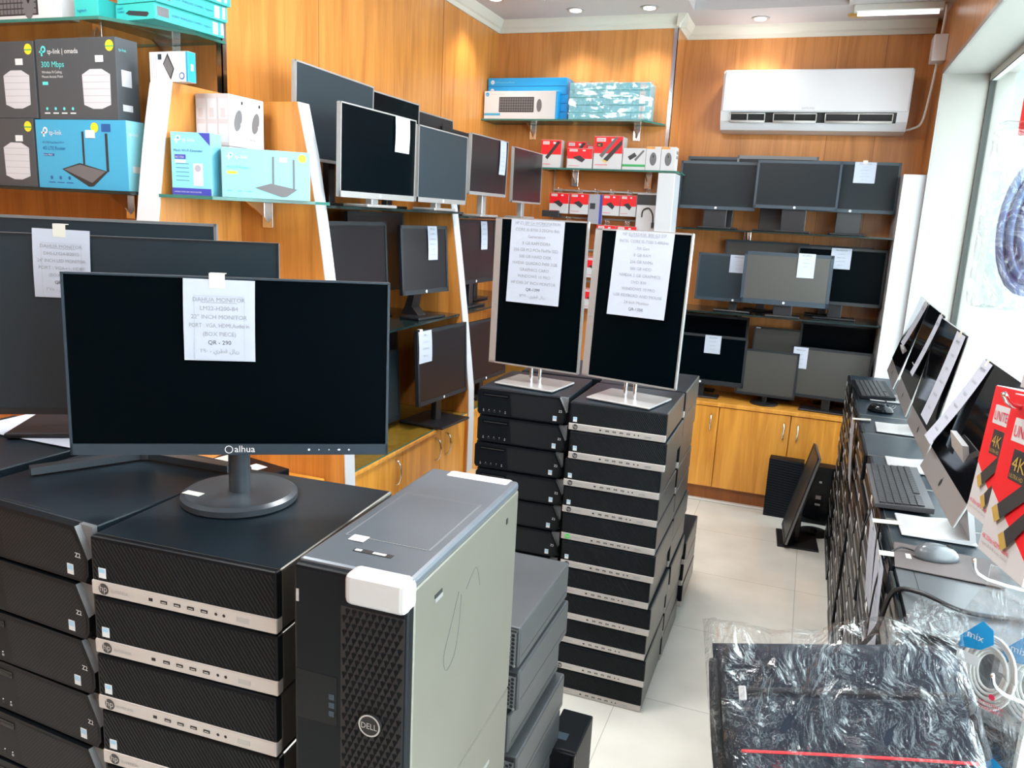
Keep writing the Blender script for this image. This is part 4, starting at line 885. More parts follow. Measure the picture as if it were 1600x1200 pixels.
def hang_sheet(y0, w, h, z, label, lean=4, x=.268):
    PM = Matrix.Translation((x, y0, z)) @ Matrix.Rotation(-PI / 2, 4, 'Z') @ Matrix.Rotation(R(lean), 4, 'X')
    o = sheet(PM, 0, 0, w, h, ['HP COMPAQ', 'CORE I5', '4TH GEN', '8 GB RAM', '256 GB SSD', 'WINDOWS 10', '20 INCH LCD', 'KEYBOARD', 'MOUSE', 'QR-650'], label, size=.014, tape=False, group='sheets hanging on the right row', gap=.02)
    t = MB(); t.box(w * .4, w * .55, -.022, -.020, -.02, .0, 'tape'); t.box(w * .4, w * .55, -.022, .05, 0.0, .001, 'tape'); t.build('tape', o)
    return o
hang_sheet(3.70, .20, .29, ZR + .002, 'price sheet hanging edge-on from the far part of the right row')
hang_sheet(2.41, .20, .30, ZR + .002, 'price sheet hanging beside the black cables on the right row')
hang_sheet(2.17, .20, .32, ZR + .002, 'price sheet hanging lowest and nearest on the right row', 3)

# keyboards and mice on the row
def keyboard(x, y, rz, w, d, label, z=ZR, mat='key_body', cols=21):
    r = tag(empty('keyboard', (x, y, z), rz), label, 'keyboard')
    m = MB(); m.prism([(-d / 2, .004), (d / 2, .008), (d / 2, .024), (-d / 2, .014)], 'x', -w / 2, w / 2, mat); m.build('body', r)
    m = MB(); kw_ = (w - .02) / cols
    for j in range(6):
        for i in range(cols):
            if False: continue
            if j == 5 and i == 15: continue
            if j == 0 and 4 <= i <= 8: continue
            yy = -d / 2 + .012 + j * (d - .035) / 6; xx = -w / 2 + .01 + i * kw_; zz = .014 + .010 * (yy + d / 2) / d
            m.box(xx + .001, xx + kw_ - .001, yy + .001, yy + (d - .035) / 6 - .0015, zz, zz + .005, 'keys')
    m.box(-w / 2 + .01 + 4 * kw_, -w / 2 + .01 + 9 * kw_, -d / 2 + .013, -d / 2 + .01 + (d - .035) / 6, .0145, .0195, 'keys'); m.build('keys', r)
    for k in (-1, 1): MB().box(k * w * .4 - .01, k * w * .4 + .01, d / 2 - .02, d / 2 - .01, 0, .008, 'stand_black').build('foot', r)
    return r
keyboard(.335, 2.645, -90, .43, .155, 'grey keyboard with low black keys on the right row before the nearest all-in-ones')
keyboard(.365, 4.29, -88, .44, .16, 'black keyboard at the far end of the right row', mat='black_plastic')
def mouse(x, y, z, rz, label, mat='mouse_shell', L=.11, Wd=.064, Hh=.036):
    r = tag(empty('computer_mouse', (x, y, z), rz), label, 'mouse')
    m = MB(); N, K = 16, 8; vs = []; fs = []
    for j in range(K + 1):
        ph = j / K * PI / 2
        for i in range(N):
            t = 2 * PI * i / N; cx = math.cos(t) * math.cos(ph) ** .7; sy = math.sin(t) * math.cos(ph) ** .7
            vs.append((cx * Wd / 2 * (1 - .12 * abs(sy)), sy * L / 2, Hh * math.sin(ph) * (1 + .15 * -sy)))
    for j in range(K):
        for i in range(N): fs.append((j * N + i, j * N + (i + 1) % N, (j + 1) * N + (i + 1) % N, (j + 1) * N + i))
    fs.append(tuple(range(N))[::-1]); m.add(vs, fs, mat, True); m.build('shell', r)
    MB().cyl((-.003, L * .25, Hh * .86), (.003, L * .25, Hh * .86), .006, 'port_black', n=14).build('scroll_wheel', r)
    return r
tag(MB().box(-.115, .115, -.085, .085, 0, .0025, 'mousepad', .001).build('mouse_pad'), 'dark fabric mouse pad on the near end of the right row', 'mouse pad')
mp = bpy.data.objects['mouse_pad']; mp.location = (.395, 2.07, ZR + .0025); mp.rotation_euler = (0, 0, R(-4))
mouse(.375, 2.09, ZR + .006, -75, 'glossy dark mouse on the fabric mouse pad')
mouse(.37, 3.82, ZR + .001, -100, 'glossy black mouse beside the far keyboard', 'black_gloss')
tag(MB().tube([(.60, 1.80, ZR + .006), (.50, 1.81, ZR + .006), (.44, 1.80, ZR + .006), (.38, 1.80, ZR + .008), (.31, 1.84, ZR + .014), (.262, 1.87, ZR - .01), (.238, 1.85, .86), (.20, 1.84, .80), (.165, 1.84, .785)], .0055, 'cable_black').build('video_cable'), 'thick black video cable drooping over the edge of the right row', 'cable')
m = MB(); m.box(.135, .17, 1.832, 1.848, .776, .792, 'cable_black', .002); m.box(.122, .135, 1.834, 1.846, .78, .788, 'silver'); o = m.build('cable_plug', bpy.data.objects['video_cable'])
for i, (pts, lab) in enumerate([
    ([(.33, 2.11, ZR + .008), (.29, 2.10, ZR + .012), (.255, 2.07, ZR - .03), (.24, 2.02, .80), (.235, 1.93, .55), (.22, 1.86, .30)], 'thin black mouse cable dropping from the mouse pad'),
    ([(.275, 2.52, ZR + .01), (.24, 2.47, .86), (.245, 2.42, .72), (.24, 2.25, .62), (.215, 2.14, .50), (.225, 2.11, .25), (.20, 2.02, .10)], 'thin black keyboard cable dangling in front of the right row')]):
    tag(MB().tube(pts, .0022, 'cable_black').build('thin_cable'), lab, 'cable')
tag(MB().tube([(.40, 4.12, ZR + .01), (.41, 4.0, ZR + .006), (.36, 3.92, ZR + .006), (.42, 3.88, ZR + .006), (.44, 3.95, ZR + .012), (.40, 3.86, ZR + .006), (.375, 3.80, ZR + .012)], .0025, 'cable_black').build('thin_cable'), 'tangled black cable between the far keyboard and mouse', 'cable')
tag(MB().tube([(.60, 2.02, ZR + .01), (.57, 2.10, ZR + .04), (.60, 2.16, ZR + .07), (.63, 2.12, ZR + .03), (.61, 2.05, ZR + .006)], .005, 'mint').build('green_cable'), 'pale green cable loop beside the nearest all-in-one foot', 'cable')

# ------------------------------------------------------------ packages
def package(name, label, cat, x, y, z, rz, w, d, h, mat, draw=None, group=None, side=None, parts=None, mats6=None):
    """x,y = front left bottom corner"""
    a = R(rz); cx = x + math.cos(a) * w / 2 - math.sin(a) * d / 2; cy = y + math.sin(a) * w / 2 + math.cos(a) * d / 2
    m = MB(); m.box(-w / 2, w / 2, -d / 2, d / 2, 0, h, mat, .0008, 1)
    if side: m.box(w / 2 - .0005, w / 2 + .0004, -d / 2 + .001, d / 2 - .001, .001, h - .001, side)
    if draw:
        class F:  # front face frame: origin lower left
            def rect(s, x0, z0, x1, z1, mt, k=1): m.box(-w / 2 + x0, -w / 2 + x1, -d / 2 - .0004 * k, -d / 2, z0, z1, mt)
            def poly(s, pts, mt, k=1): m.poly([(-w / 2 + p[0], -d / 2 - .0005 * k, p[1]) for p in pts], mt)
            def disc(s, x0, z0, r_, mt, k=1, rz_=None, n=20): m.disc((-w / 2 + x0, -d / 2 - .0005 * k, z0), X_, Z_, r_, mt, n, ru=rz_)
            def text(s, t, x0, z0, size, mt, al='l', k=2, width=None): m.text(t, (-w / 2 + x0, -d / 2 - .0005 * k, z0), X_, Z_, size, mt, al, width=width)
            def stext(s, t, y0, z0, size, mt): m.text(t, (w / 2 + .0008, -d / 2 + y0, z0), Y_, Z_, size, mt)
            def srect(s, y0, z0, y1, z1, mt): m.box(w / 2, w / 2 + .0006, -d / 2 + y0, -d / 2 + y1, z0, z1, mt)
            def lrect(s, y0, z0, y1, z1, mt): m.box(-w / 2 - .0006, -w / 2, -d / 2 + y0, -d / 2 + y1, z0, z1, mt)
        draw(F())
    o = m.build(name); o.location = (cx, cy, z); o.rotation_euler = (0, 0, a); tag(o, label, cat, group); return o
def k2(x): return x * .932
def tplogo(f, x, z, s, mt, txt='tp-link', txmt=None):
    f.disc(x + s * .55, z + s * .6, s * .42, mt); f.disc(x + s * .55, z + s * .6, s * .2, 'card_blue' if mt == 'white_print' else 'card_grey', 2); f.rect(x + s * .13, z - s * .2, x + s * .38, z + s * .6, mt, 2); f.rect(x - s * .15, z + s * .2, x + s * .4, z + s * .42, mt, 2)
    f.text(txt, x + s * 1.2, z + s * .05, s * .85, txmt or mt)
def ap_box(f, w, h, full=True):
    tplogo(f, .02, h - .048, .026, 'teal_print', 'tp-link | omada', 'white_print')
    f.text('300 Mbps', .022, h - .088, .026, 'teal_print'); f.text('Wireless N Ceiling', .022, h - .107, .0115, 'white_print'); f.text('Mount Access Point', .022, h - .121, .0115, 'white_print')
    f.rect(.022, h - .143, .046, h - .133, 'teal_print'); f.disc(w - .024, h - .026, .017, 'yellow'); f.rect(w - .041, h - .030, w - .007, h - .026, 'green_print', 2)
    f.rect(w - .085, h - .075, w - .052, h - .055, 'white_print', 3)
    cx, cz, a = w - .085, h * .38, .062
    f.poly([(cx - a * .92, cz - a * .8), (cx - a * .3, cz - a * 1.0), (cx + a * .3, cz - a * 1.0), (cx + a * .92, cz - a * .8), (cx + a * .96, cz + a * .7), (cx + a * .4, cz + a * .97), (cx - a * .4, cz + a * .97), (cx - a * .96, cz + a * .7)], 'device_white', 2)
    for k in range(5): f.rect(cx - a * .92, cz - a * .7 + k * .021, cx + a * .92, cz - a * .7 + k * .021 + .0018, 'device_shade', 3)
    for k in range(4): f.disc(.035 + k * .038, .034, .005, 'teal_print'); f.rect(.023 + k * .038, .018, .047 + k * .038, .022, 'white_print')
    f.stext('tp-link', .012, h - .04, .012, 'teal_print'); f.srect(.02, h * .42, .06, h * .62, 'device_white'); f.srect(.02, .03, .06, .05, 'white_print')
package('router_box', 'blue 4G LTE router box on the dark glass shelf at left', 'box', -2.495, 2.05, 1.7505, 0, .395, .075, .222, 'card_blue', lambda f: (
    tplogo(f, .03, .172, .026, 'white_print'), f.text('4G LTE Router', .028, .125, .0165, 'navy'), f.text('AC1200 Dual Band Wi-Fi', .028, .146, .0095, 'navy'), f.rect(.03, .105, .078, .113, 'navy'), f.text('Archer MR600', .032, .1065, .0065, 'white_print', k=3),
    f.poly([(.11, .064), (.19, .085), (.31, .06), (.245, .012), (.225, .010)], 'device_black', 2), f.poly([(.12, .063), (.19, .080), (.30, .06), (.24, .022)], 'device_grey', 3),
    f.rect(.205, .075, .213, .185, 'device_black', 3), f.rect(.305, .06, .315, .18, 'device_black', 3), f.disc(.262, .198, .016, 'yellow'), f.rect(.291, .185, .33, .21, 'navy'), f.rect(.222, .165, .262, .19, 'white_print', 4),
    [f.disc(.06 + k * .04, .035, .006, 'navy') or f.rect(.045 + k * .04, .018, .075 + k * .04, .021, 'navy') for k in range(3)], f.stext('tp-link', .008, .175, .016, 'white_print'), f.srect(.02, .06, .06, .08, 'white_print')), 'network boxes at left', side='card_cyan')
package('access_point_box', 'grey 300 Mbps access point box on top of the blue router box', 'box', -2.475, 2.055, 1.9735, 0, .342, .09, .252, 'card_grey', lambda f: ap_box(f, .342, .252), 'network boxes at left')
package('access_point_box', 'grey access point box standing on the dark shelf at the left frame edge', 'box', -2.85, 2.05, 1.7505, 0, .345, .09, .225, 'card_grey', lambda f: ap_box(f, .345, .225), 'network boxes at left')
package('access_point_box', 'grey access point box at the left frame edge, upper one', 'box', -2.83, 2.055, 1.9765, 0, .345, .09, .245, 'card_grey', lambda f: ap_box(f, .345, .245), 'network boxes at left')
package('keyboard_combo_box', 'blue box standing behind the white shelf divider', 'box', -2.28, 2.34, 1.7505, 0, .17, .05, .33, 'hp_blue', lambda f: (f.text('HP', .05, .28, .02, 'white_print'), f.text('HP', .05, .24, .02, 'white_print')), 'network boxes at left')
package('cable_box', 'small white box squeezed between the blue router box and the divider', 'box', -2.205, 2.14, 1.7505, 5, .09, .05, .14, 'white_card', lambda f: (f.poly([(.01, .05), (.05, .07), (.05, .03)], 'device_black'), f.disc(.045, .11, .012, 'navy'), f.text('USB 3.0', .02, .015, .009, 'ink')), 'network boxes at left')
package('hard_drive_box', 'white and blue portable hard-drive box on top of the white divider', 'box', -2.075, 2.135, 2.101, 0, .155, .035, .092, 'white_card', lambda f: (
    f.poly([(.055, .055), (.075, .088), (.10, .04), (.085, .006)], 'device_black'), f.poly([(.058, .053), (.074, .078), (.096, .04), (.084, .014)], 'device_grey', 2), f.disc(.13, .018, .011, 'navy'), f.disc(.13, .018, .0075, 'white_card', 2), f.rect(.035, .068, .05, .085, 'bezel_slate'),
    f.rect(.147, 0.001, .155, .091, 'hp_blue'), [f.rect(.008 + k * .009, .012, .010 + k * .009, .08, 'device_shade') for k in range(3)], f.srect(.012, .035, .024, .055, 'white_card')), 'network boxes at left', side='hp_blue')
# top left shelf
for i in range(3):
    package('keyboard_combo_box', 'teal wireless combo box, %s in the pile on the top left glass shelf' % ['lowest', 'second', 'third from below'][i], 'box', -2.20 + .012 * i, 2.13 - .004 * i, 2.2875 + i * .0505, -5, .175, .29 + .008 * i, .05, 'card_teal', lambda f: (
        f.text('SILENT', .008, .034, .009, 'navy'), f.text('COMBO', .008, .024, .009, 'navy'), f.poly([(.045, .022), (.06, .03), (.145, .022), (.15, .016), (.14, .008), (.06, .016)], 'device_black'),
        f.srect(.01, .012, .055, .04, 'device_grey'), f.stext('SILENT WIRELESS COMBO', .065, .02, .011, 'navy'), f.stext('logitech', .20, .02, .011, 'navy'), f.srect(.24, .006, .262, .044, 'white_print'), f.srect(.275, .008, .288, .046, 'device_white')), 'teal combo boxes on the top left shelf')
package('keyboard_combo_box', 'teal combo box lying left of the pile on the top left shelf', 'box', -2.31, 2.07, 2.2875, 0, .10, .32, .06, 'card_teal', lambda f: f.text('logitech', .012, .018, .013, 'navy'), 'teal combo boxes on the top left shelf')
package('keyboard_box', 'white box picturing a black keyboard and mouse at the top left corner', 'box', -2.85, 2.055, 2.2875, 0, .50, .07, .15, 'white_card', lambda f: (
    f.rect(.06, .012, .40, .11, 'device_black'), [f.rect(.065 + i * .0165, .017 + j * .018, .078 + i * .0165, .031 + j * .018, 'device_grey', 2) for i in range(20) for j in range(5)], f.disc(.36, .045, .024, 'device_grey', 3, rz_=.045), f.disc(.36, .06, .006, 'port_black', 4, rz_=.012)))
# corner shelf
package('range_extender_box', 'teal and white mesh Wi-Fi extender box on the corner glass shelf', 'box', -1.955, 2.085, 1.7485, 12, .135, .07, .195, 'card_cyan', lambda f: (
    tplogo(f, .015, .165, .02, 'white_print'), f.text('Mesh Wi-Fi Extender', .01, .135, .0115, 'navy'), f.rect(.012, .112, .05, .126, 'indigo'), f.text('AC1750', .014, .115, .009, 'white_print', k=3), f.poly([(.095, .194), (.134, .194), (.134, .155)], 'indigo'),
    f.rect(.0, .001, .135, .022, 'indigo'), f.rect(.075, .03, .108, .10, 'device_white', 2), f.disc(.091, .085, .01, 'device_shade', 3), [f.rect(.015, .045 + k * .013, .06, .0465 + k * .013, 'navy') for k in range(5)], f.rect(.012, .1, .05, .109, 'white_print'), f.text('WORKS WITH ANY WI-FI ROUTER', .008, .008, .006, 'white_print')), 'network boxes on the corner shelf')
package('router_box', 'pale blue 4G LTE router box at the right of the corner glass shelf', 'box', -1.795, 2.13, 1.7485, 40, .275, .06, .155, 'card_cyan', lambda f: (
    tplogo(f, .018, .122, .018, 'white_print'), f.text('4G LTE Router', .015, .092, .011, 'card_blue'), f.rect(.016, .074, .046, .083, 'yellow'), f.poly([(.10, .034), (.15, .05), (.235, .035), (.20, .01), (.185, .008)], 'device_grey', 2),
    f.rect(.155, .045, .161, .135, 'device_grey', 3), f.rect(.22, .035, .226, .13, 'device_grey', 3), f.disc(.25, .135, .013, 'yellow'), f.rect(.178, .12, .202, .135, 'white_print'), [f.rect(.015 + k * .03, .02, .03 + k * .03, .022, 'card_blue') for k in range(3)]), 'network boxes on the corner shelf')
for i in range(3):
    for j in range(2):
        for k in range(2):
            zz = 1.7485 + k * .165; hh = .164 if k == 0 else .165
            lab = 'pale mouse carton, %s layer, %s row, %s from the white divider, corner shelf' % (('lower', 'upper')[k], ('front', 'rear')[j], ('first', 'second', 'third')[i])
            o = package('mouse_box', lab, 'box', -1.973 + i * .045, 2.222 + j * .09, zz, 0, .0445, .0895, hh, 'pink_card', lambda f: (
                f.rect(.004, .012, .040, .07, 'device_white'), f.rect(.004, .085, .040, .15, 'device_white'), f.rect(.012, .09, .03, .12, 'pink_card', 2),
                f.srect(.002, .002, .087, .162, 'device_white'), f.srect(.062, .138, .07, .148, 'grey_print')), 'mouse cartons on the corner shelf')
            if i == 2 and k == 1:
                m = MB(); xx = .0445 / 2 + .0012; c = Vector((xx, 0, .085)); m.poly([c + Vector((0, (math.cos(t) * .017 + math.sin(t) * .011), (math.sin(t) * .034 - math.cos(t) * .006))) for t in [2 * PI * q / 20 for q in range(20)]], 'device_grey'); m.box(xx, xx + .0004, .012, .03, .06, .078, 'white_print'); m.text('MS116', (xx + .0004, -.034, .025), Y_, Z_, .012, 'ink'); m.build('printed_mouse', o)
# high shelf on back wall
YS = 4.83
glass_shelf([(XL + .002, YS), (-1.02, YS), (-.925, YB1 - .03), (-.93, YB1 - .002), (XL + .002, YB1 - .002)], 2.318, 'high clear glass shelf on the back wall with the blue boxes', brackets=[(-1.78, YB1 - .002), (-1.10, YB1 - .002)])
package('keyboard_box', 'white box picturing a keyboard and mouse in front of the blue boxes', 'box', -2.035, 4.84, 2.3185, 0, .48, .06, .165, 'white_card', lambda f: (
    f.rect(.10, .04, .33, .13, 'device_black'), [f.rect(.105 + i * .0158, .047 + j * .016, .117 + i * .0158, .059 + j * .016, 'device_grey', 2) for i in range(14) for j in range(5)], f.disc(.365, .08, .017, 'device_grey', 2, rz_=.038), f.disc(.02, .145, .012, 'hp_blue'), f.text('hp', .013, .14, .012, 'white_print', k=3), f.rect(.002, .02, .11, .034, 'card_blue'), f.text('HP Keyboard and Mouse', .045, .143, .009, 'grey_print'),
    f.rect(.47, .001, .48, .164, 'hp_blue')), side='hp_blue')
for i in range(5):
    package('keyboard_box', 'bright blue keyboard box, %s in the pile of five on the high shelf' % ['lowest', 'second lowest', 'middle', 'second highest', 'topmost'][i], 'box', -2.04, 4.905, 2.3185 + i * .0505, 0, .52 + (.012 if i < 3 else 0), .15, .05, 'hp_blue', lambda f: (f.disc(.03, .025, .013, 'white_print'), f.text('hp', .022, .019, .013, 'hp_blue', k=3), f.text('HP Keyboard and Mouse', .055, .02, .012, 'card_cyan'), f.rect(.0, .001, .52, .003, 'navy')), 'blue keyboard boxes on the high shelf')
for i in range(5):
    package('keyboard_combo_box', 'film-wrapped teal box, %s of five on the high shelf' % ['lowest', 'second lowest', 'middle', 'second highest', 'topmost'][i], 'box', -1.485, 4.86, 2.3185 + i * .0425, 0, .49, .15, .042, 'card_cyan', lambda f: (f.rect(.43, .008, .465, .036, 'white_print'), f.rect(.0, .0, .49, .002, 'card_tealdark')), 'film-wrapped teal boxes')
m = MB(); m.box(-.255, .27, -.083, .083, .0008, .222, 'film', .012, 3); o = m.build('plastic_film'); o.location = (-1.24, 4.935, 2.3185); tag(o, 'clear crinkled plastic film wrapped around the teal boxes on the high shelf', 'plastic film')
# second shelf, accessory wall
glass_shelf([(-1.66, 4.82), (-.80, 4.82), (-.785, 4.86), (-.785, YB1 - .002), (-1.66, YB1 - .002)], 2.032, 'clear glass shelf with the red cable boxes on the back wall', brackets=[(-1.47, YB1 - .03), (-1.00, YB1 - .03)])
def redbox(f, w, h, cable=1):
    f.rect(0, h * .48, w, h - .001, 'red_card'); f.rect(w * .08, h * .84, w * .40, h * .95, 'white_print', 2); f.text('UNITEK', w * .1, h * .865, h * .075, 'red_print', k=3, width=w * .27)
    if cable == 1: f.poly([(w * .22, h * .38), (w * .34, h * .30), (w * .95, h * .92), (w * .82, h * .97)], 'device_black', 3)
    elif cable == 2: f.poly([(w * .2, h * .55), (w * .5, h * .65), (w * .72, h * .45), (w * .6, h * .3)], 'device_black', 3)
    elif cable == 3:
        f.poly([(w * .2, h * .42), (w * .3, h * .34), (w * .85, h * .98), (w * .75, h * .98)], 'device_grey', 3); f.poly([(w * .35, h * .30), (w * .5, h * .24), (w * .98, h * .75), (w * .98, h * .92)], 'device_black', 3); f.poly([(w * .35, h * .30), (w * .5, h * .24), (w * .45, h * .19), (w * .31, h * .25)], 'gold', 4); f.rect(w * .1, h * .68, w * .3, h * .8, 'device_black', 4); f.text('4K', w * .13, h * .70, h * .09, 'gold', k=5)
    f.rect(w * .06, h * .12, w * .5, h * .14, 'red_print'); f.rect(w * .6, h * .86, w * .72, h * .93, 'white_print', 2)
zz = 2.0325
package('cable_box', 'red and white cable box at the left end of the red-box shelf', 'box', -1.645, 4.85, zz, 0, .13, .06, .165, 'white_card', lambda f: redbox(f, .13, .165), 'red and white boxes on the accessory wall')
package('cable_box', 'red and white box second from left, behind the small dock box', 'box', -1.50, 4.92, zz, 0, .125, .05, .165, 'white_card', lambda f: redbox(f, .125, .165), 'red and white boxes on the accessory wall')
package('cable_box', 'red and white box behind, between the dock box and the tall 4K box', 'box', -1.372, 4.92, zz, 0, .10, .05, .145, 'white_card', lambda f: redbox(f, .10, .145), 'red and white boxes on the accessory wall')
package('dock_box', 'small red and white box picturing a dark dock on the red-box shelf', 'box', -1.47, 4.84, zz, 0, .158, .05, .118, 'white_card', lambda f: redbox(f, .158, .118, 2), 'red and white boxes on the accessory wall')
package('cable_box', 'tall red and white 4K cable box in the middle of the red-box shelf', 'box', -1.305, 4.84, zz, 0, .175, .12, .19, 'white_card', lambda f: redbox(f, .175, .19, 3), 'red and white boxes on the accessory wall')
package('adapter_box', 'white box with green band picturing a cable adapter', 'box', -1.125, 4.84, zz, 0, .138, .06, .125, 'white_card', lambda f: (f.rect(0, .018, .138, .032, 'green_print'), f.poly([(.03, .075), (.07, .1), (.085, .08), (.045, .055)], 'device_black'), f.poly([(.07, .06), (.12, .115), (.13, .11), (.08, .05)], 'device_grey')), 'small boxes on the accessory shelf')
for i in range(2):
    package('mouse_box', ['white mouse box with orange top, left of the two on the accessory shelf', 'white mouse box with orange top at the right end of the accessory shelf'][i], 'box', -.985 + i * .089, 4.84, zz, 0, .087, .08, .135, 'white_card', lambda f: (f.disc(.043, .065, .02, 'device_grey', 1, rz_=.038), f.disc(.043, .08, .003, 'port_black', 2, rz_=.008), f.rect(.0, .122, .05, .134, 'cab_wood'), [f.srect(.012 + a * .022, .07 + b * .026, .024 + a * .022, .088 + b * .026, 'device_black') for a in range(3) for b in range(2)]), 'small boxes on the accessory shelf')
# accessory hook panel
r = tag(empty('hook_panel', (-1.265, YB1 - .001, 1.2)), 'orange slatted accessory panel with chrome rails on the back wall', 'display panel')
m = MB(); m.box(-.345, .345, -.012, 0, 0, .86, 'orange_panel'); m.build('board', r)
m = MB()
for a in (-.35, .345): m.box(a, a + .006, -.018, 0, 0, .865, 'silver')
m.build('side_frame', r)
for z in (.70, .53, .33, .13): MB().box(-.345, .345, -.03, -.012, z, z + .012, 'silver', .002).build('rail', r)
def hanging(x, z, w, h, lab, kind=1, dd=.03, y=4.94):
    o = package('cable_box' if kind != 9 else 'adapter_pouch', lab, 'box' if kind != 9 else 'pouch', x, y, z - h, 0, w, dd, h, 'white_card' if kind not in (5, 9) else ('device_shade' if kind == 5 else 'ac_white'),
        (lambda f: redbox(f, w, h, 2)) if kind == 1 else (lambda f: (f.rect(w * .1, h * .5, w * .5, h * .7, 'device_black'), f.rect(w * .82, 0.001, w, h, 'indigo'), f.text('ADAPTER', w * .12, h * .08, h * .07, 'ink'))) if kind == 5 else (lambda f: f.rect(0, h * .72, w, h * .98, 'device_black')), 'packs hanging on the accessory wall')
    m = MB(); m.tube([(0, YB1 - .03 - (y + dd / 2), h + .022), (0, -dd / 2 - .02, h + .022), (0, -dd / 2 - .03, h + .035)], .0022, 'chrome', n=6, sub=2); m.box(-.015, .015, -.0008, .0008, h - .001, h + .03, 'film_soft'); m.build('hook', o)
    return o
for i, (px, w, kind) in enumerate([(-1.60, .125, 1), (-1.465, .12, 1), (-1.342, .085, 5), (-1.254, .108, 1), (-1.142, .10, 1)]):
    hanging(px, 1.885, w, .125 if kind == 1 else .18, 'hanging %s pack, %s from left in the upper hook row' % ('red and white' if kind == 1 else 'grey and blue', ['first', 'second', 'third', 'fourth', 'fifth'][i]), kind)
hanging(-1.037, 1.90, .13, .24, 'clear pouch with black header and a short adapter cable, upper hook row right end', 9, .012)
m = MB(); m.tube([(-1.0, 4.93, 1.76), (-.995, 4.93, 1.80), (-.96, 4.93, 1.815), (-.935, 4.93, 1.78), (-.93, 4.93, 1.73)], .004, 'cable_black'); m.box(-.938, -.922, 4.926, 4.934, 1.70, 1.73, 'device_black'); tag(m.build('adapter_cable'), 'short black adapter cable inside the clear pouch', 'cable')
for i, (px, w, z, kind) in enumerate([(-1.56, .2, 1.71, 1), (-1.27, .12, 1.70, 1), (-1.145, .125, 1.70, 1)]):
    hanging(px, z, w, .13, 'hanging red pack, %s from left in the second hook row' % ['first', 'second', 'third'][i], kind, y=4.90)
hanging(-1.015, 1.64, .11, .13, 'grey pouch with black header in the second hook row', 9, .012, y=4.92)
for i, (px, z) in enumerate([(-1.50, 1.50), (-1.34, 1.50), (-1.20, 1.50), (-1.34, 1.30), (-1.20, 1.30)]):
    hanging(px, z, .12, .13, 'red and white pack, %s hook row, %s from left, behind the upright monitors' % (('third', 'lowest')[i > 2], ('first', 'second', 'third', 'first', 'second')[i]), 1)
tag(MB().box(-1.645, -1.53, 4.93, 4.98, 1.735, 1.775, 'device_black', .003).build('power_adapter'), 'black power adapter hanging at the left of the second hook row', 'power adapter')

# ------------------------------------------------------------ near right: rack, cable boxes, pouches, laptop bag
r = tag(empty('display_rack', (.49, 1.30, 0)), 'white wire display rack at the right frame edge carrying the hooks', 'rack')
m = MB()
for y in (-.28, .30): m.box(-.012, .012, y - .012, y + .012, 0, 2.05, 'frame_white')
for z in (.3, .93, 1.035, 1.165, 1.58, 2.02): m.box(-.008, .008, -.28, .30, z - .008, z + .008, 'frame_white')
m.box(-.15, .15, -.30, -.26, 0, .02, 'frame_white'); m.box(-.15, .15, .28, .32, 0, .02, 'frame_white'); m.build('frame', r)
def hook(pts, lab):
    tag(MB().tube(pts, .003, 'chrome', n=10, sub=4).build('display_hook'), lab, 'hook', 'chrome hooks on the right rack')
def bigred(x, y, z, rz, w, d, h, lab):
    def dr(f):
        f.poly([(0, h * .40), (w, h * .12), (w, h - .001), (0, h - .001)], 'red_card')
        f.rect(w * .18, h * .72, w * .78, h * .86, 'white_print', 3); f.text('UNITEK', w * .22, h * .75, h * .1, 'red_print', k=4, width=w * .52)
        f.rect(w * .30, h * .50, w * .66, h * .68, 'device_black', 3); f.text('4K', w * .34, h * .56, h * .12, 'gold', k=4, width=w * .28); f.text('ULTRA HD', w * .34, h * .515, h * .035, 'gold', k=4, width=w * .28)
        for (a, b) in ((0.0, 0.0), (.26, -.12)):
            f.poly([(w * (.25 + a), h * (.33 + b)), (w * (.38 + a), h * (.26 + b)), (w * min(1, .9 + a), h * (.50 + b)), (w * min(1, .86 + a), h * (.60 + b))], 'device_black', 5)
            f.poly([(w * (.16 + a), h * (.29 + b)), (w * (.29 + a), h * (.22 + b)), (w * (.38 + a), h * (.26 + b)), (w * (.25 + a), h * (.33 + b))], 'gold', 6)
        f.text('4K 30Hz HDMI Cable', w * .06, h * .09, h * .045, 'red_print', k=2, width=w * .6); f.text('Support 3D & 4K Audio Channel', w * .06, h * .055, h * .028, 'grey_print', k=2, width=w * .6)
        f.lrect(.001, h * .45, d - .001, h - .001, 'red_card'); f.lrect(d * .2, h * .72, d * .75, h * .84, 'white_print'); f.lrect(d * .25, h * .5, d * .7, h * .64, 'device_black')
    o = package('hdmi_cable_box', lab, 'box', x, y, z, rz, w, d, h, 'white_card', dr, 'video cable boxes on the right rack'); return o
def pose(o, X, Y, Z, rz, tilt, roll, d):
    o.matrix_world = Matrix.Translation((X, Y, Z)) @ Matrix.Rotation(R(rz), 4, 'Z') @ Matrix.Rotation(-R(tilt), 4, 'X') @ Matrix.Rotation(-R(roll), 4, 'Y') @ Matrix.Translation((0, d / 2, 0))
pose(bigred(0, 0, 0, 0, .135, .045, .172, 'red and white 4K video cable box in front on the right rack'), .211, .87, 1.418, -86, 5, 7, .045)
pose(bigred(0, 0, 0, 0, .135, .03, .172, 'red and white 4K video cable box just behind the front one'), .238, 1.10, 1.388, -88, 5, 7, .03)
pose(bigred(0, 0, 0, 0, .135, .045, .19, 'white and red video cable box hanging above, cut by the right frame edge'), .247, .985, 1.580, -88, 5, 7, .045)
pose(bigred(0, 0, 0, 0, .135, .045, .172, 'white and red video cable box hanging lowest at the right frame edge'), .30, .93, 1.20, -86, 5, 7, .045)
hook([(.478, 1.02, 1.58), (.30, .98, 1.575), (.22, .93, 1.57), (.20, .92, 1.585)], 'chrome hook through the red cable boxes')
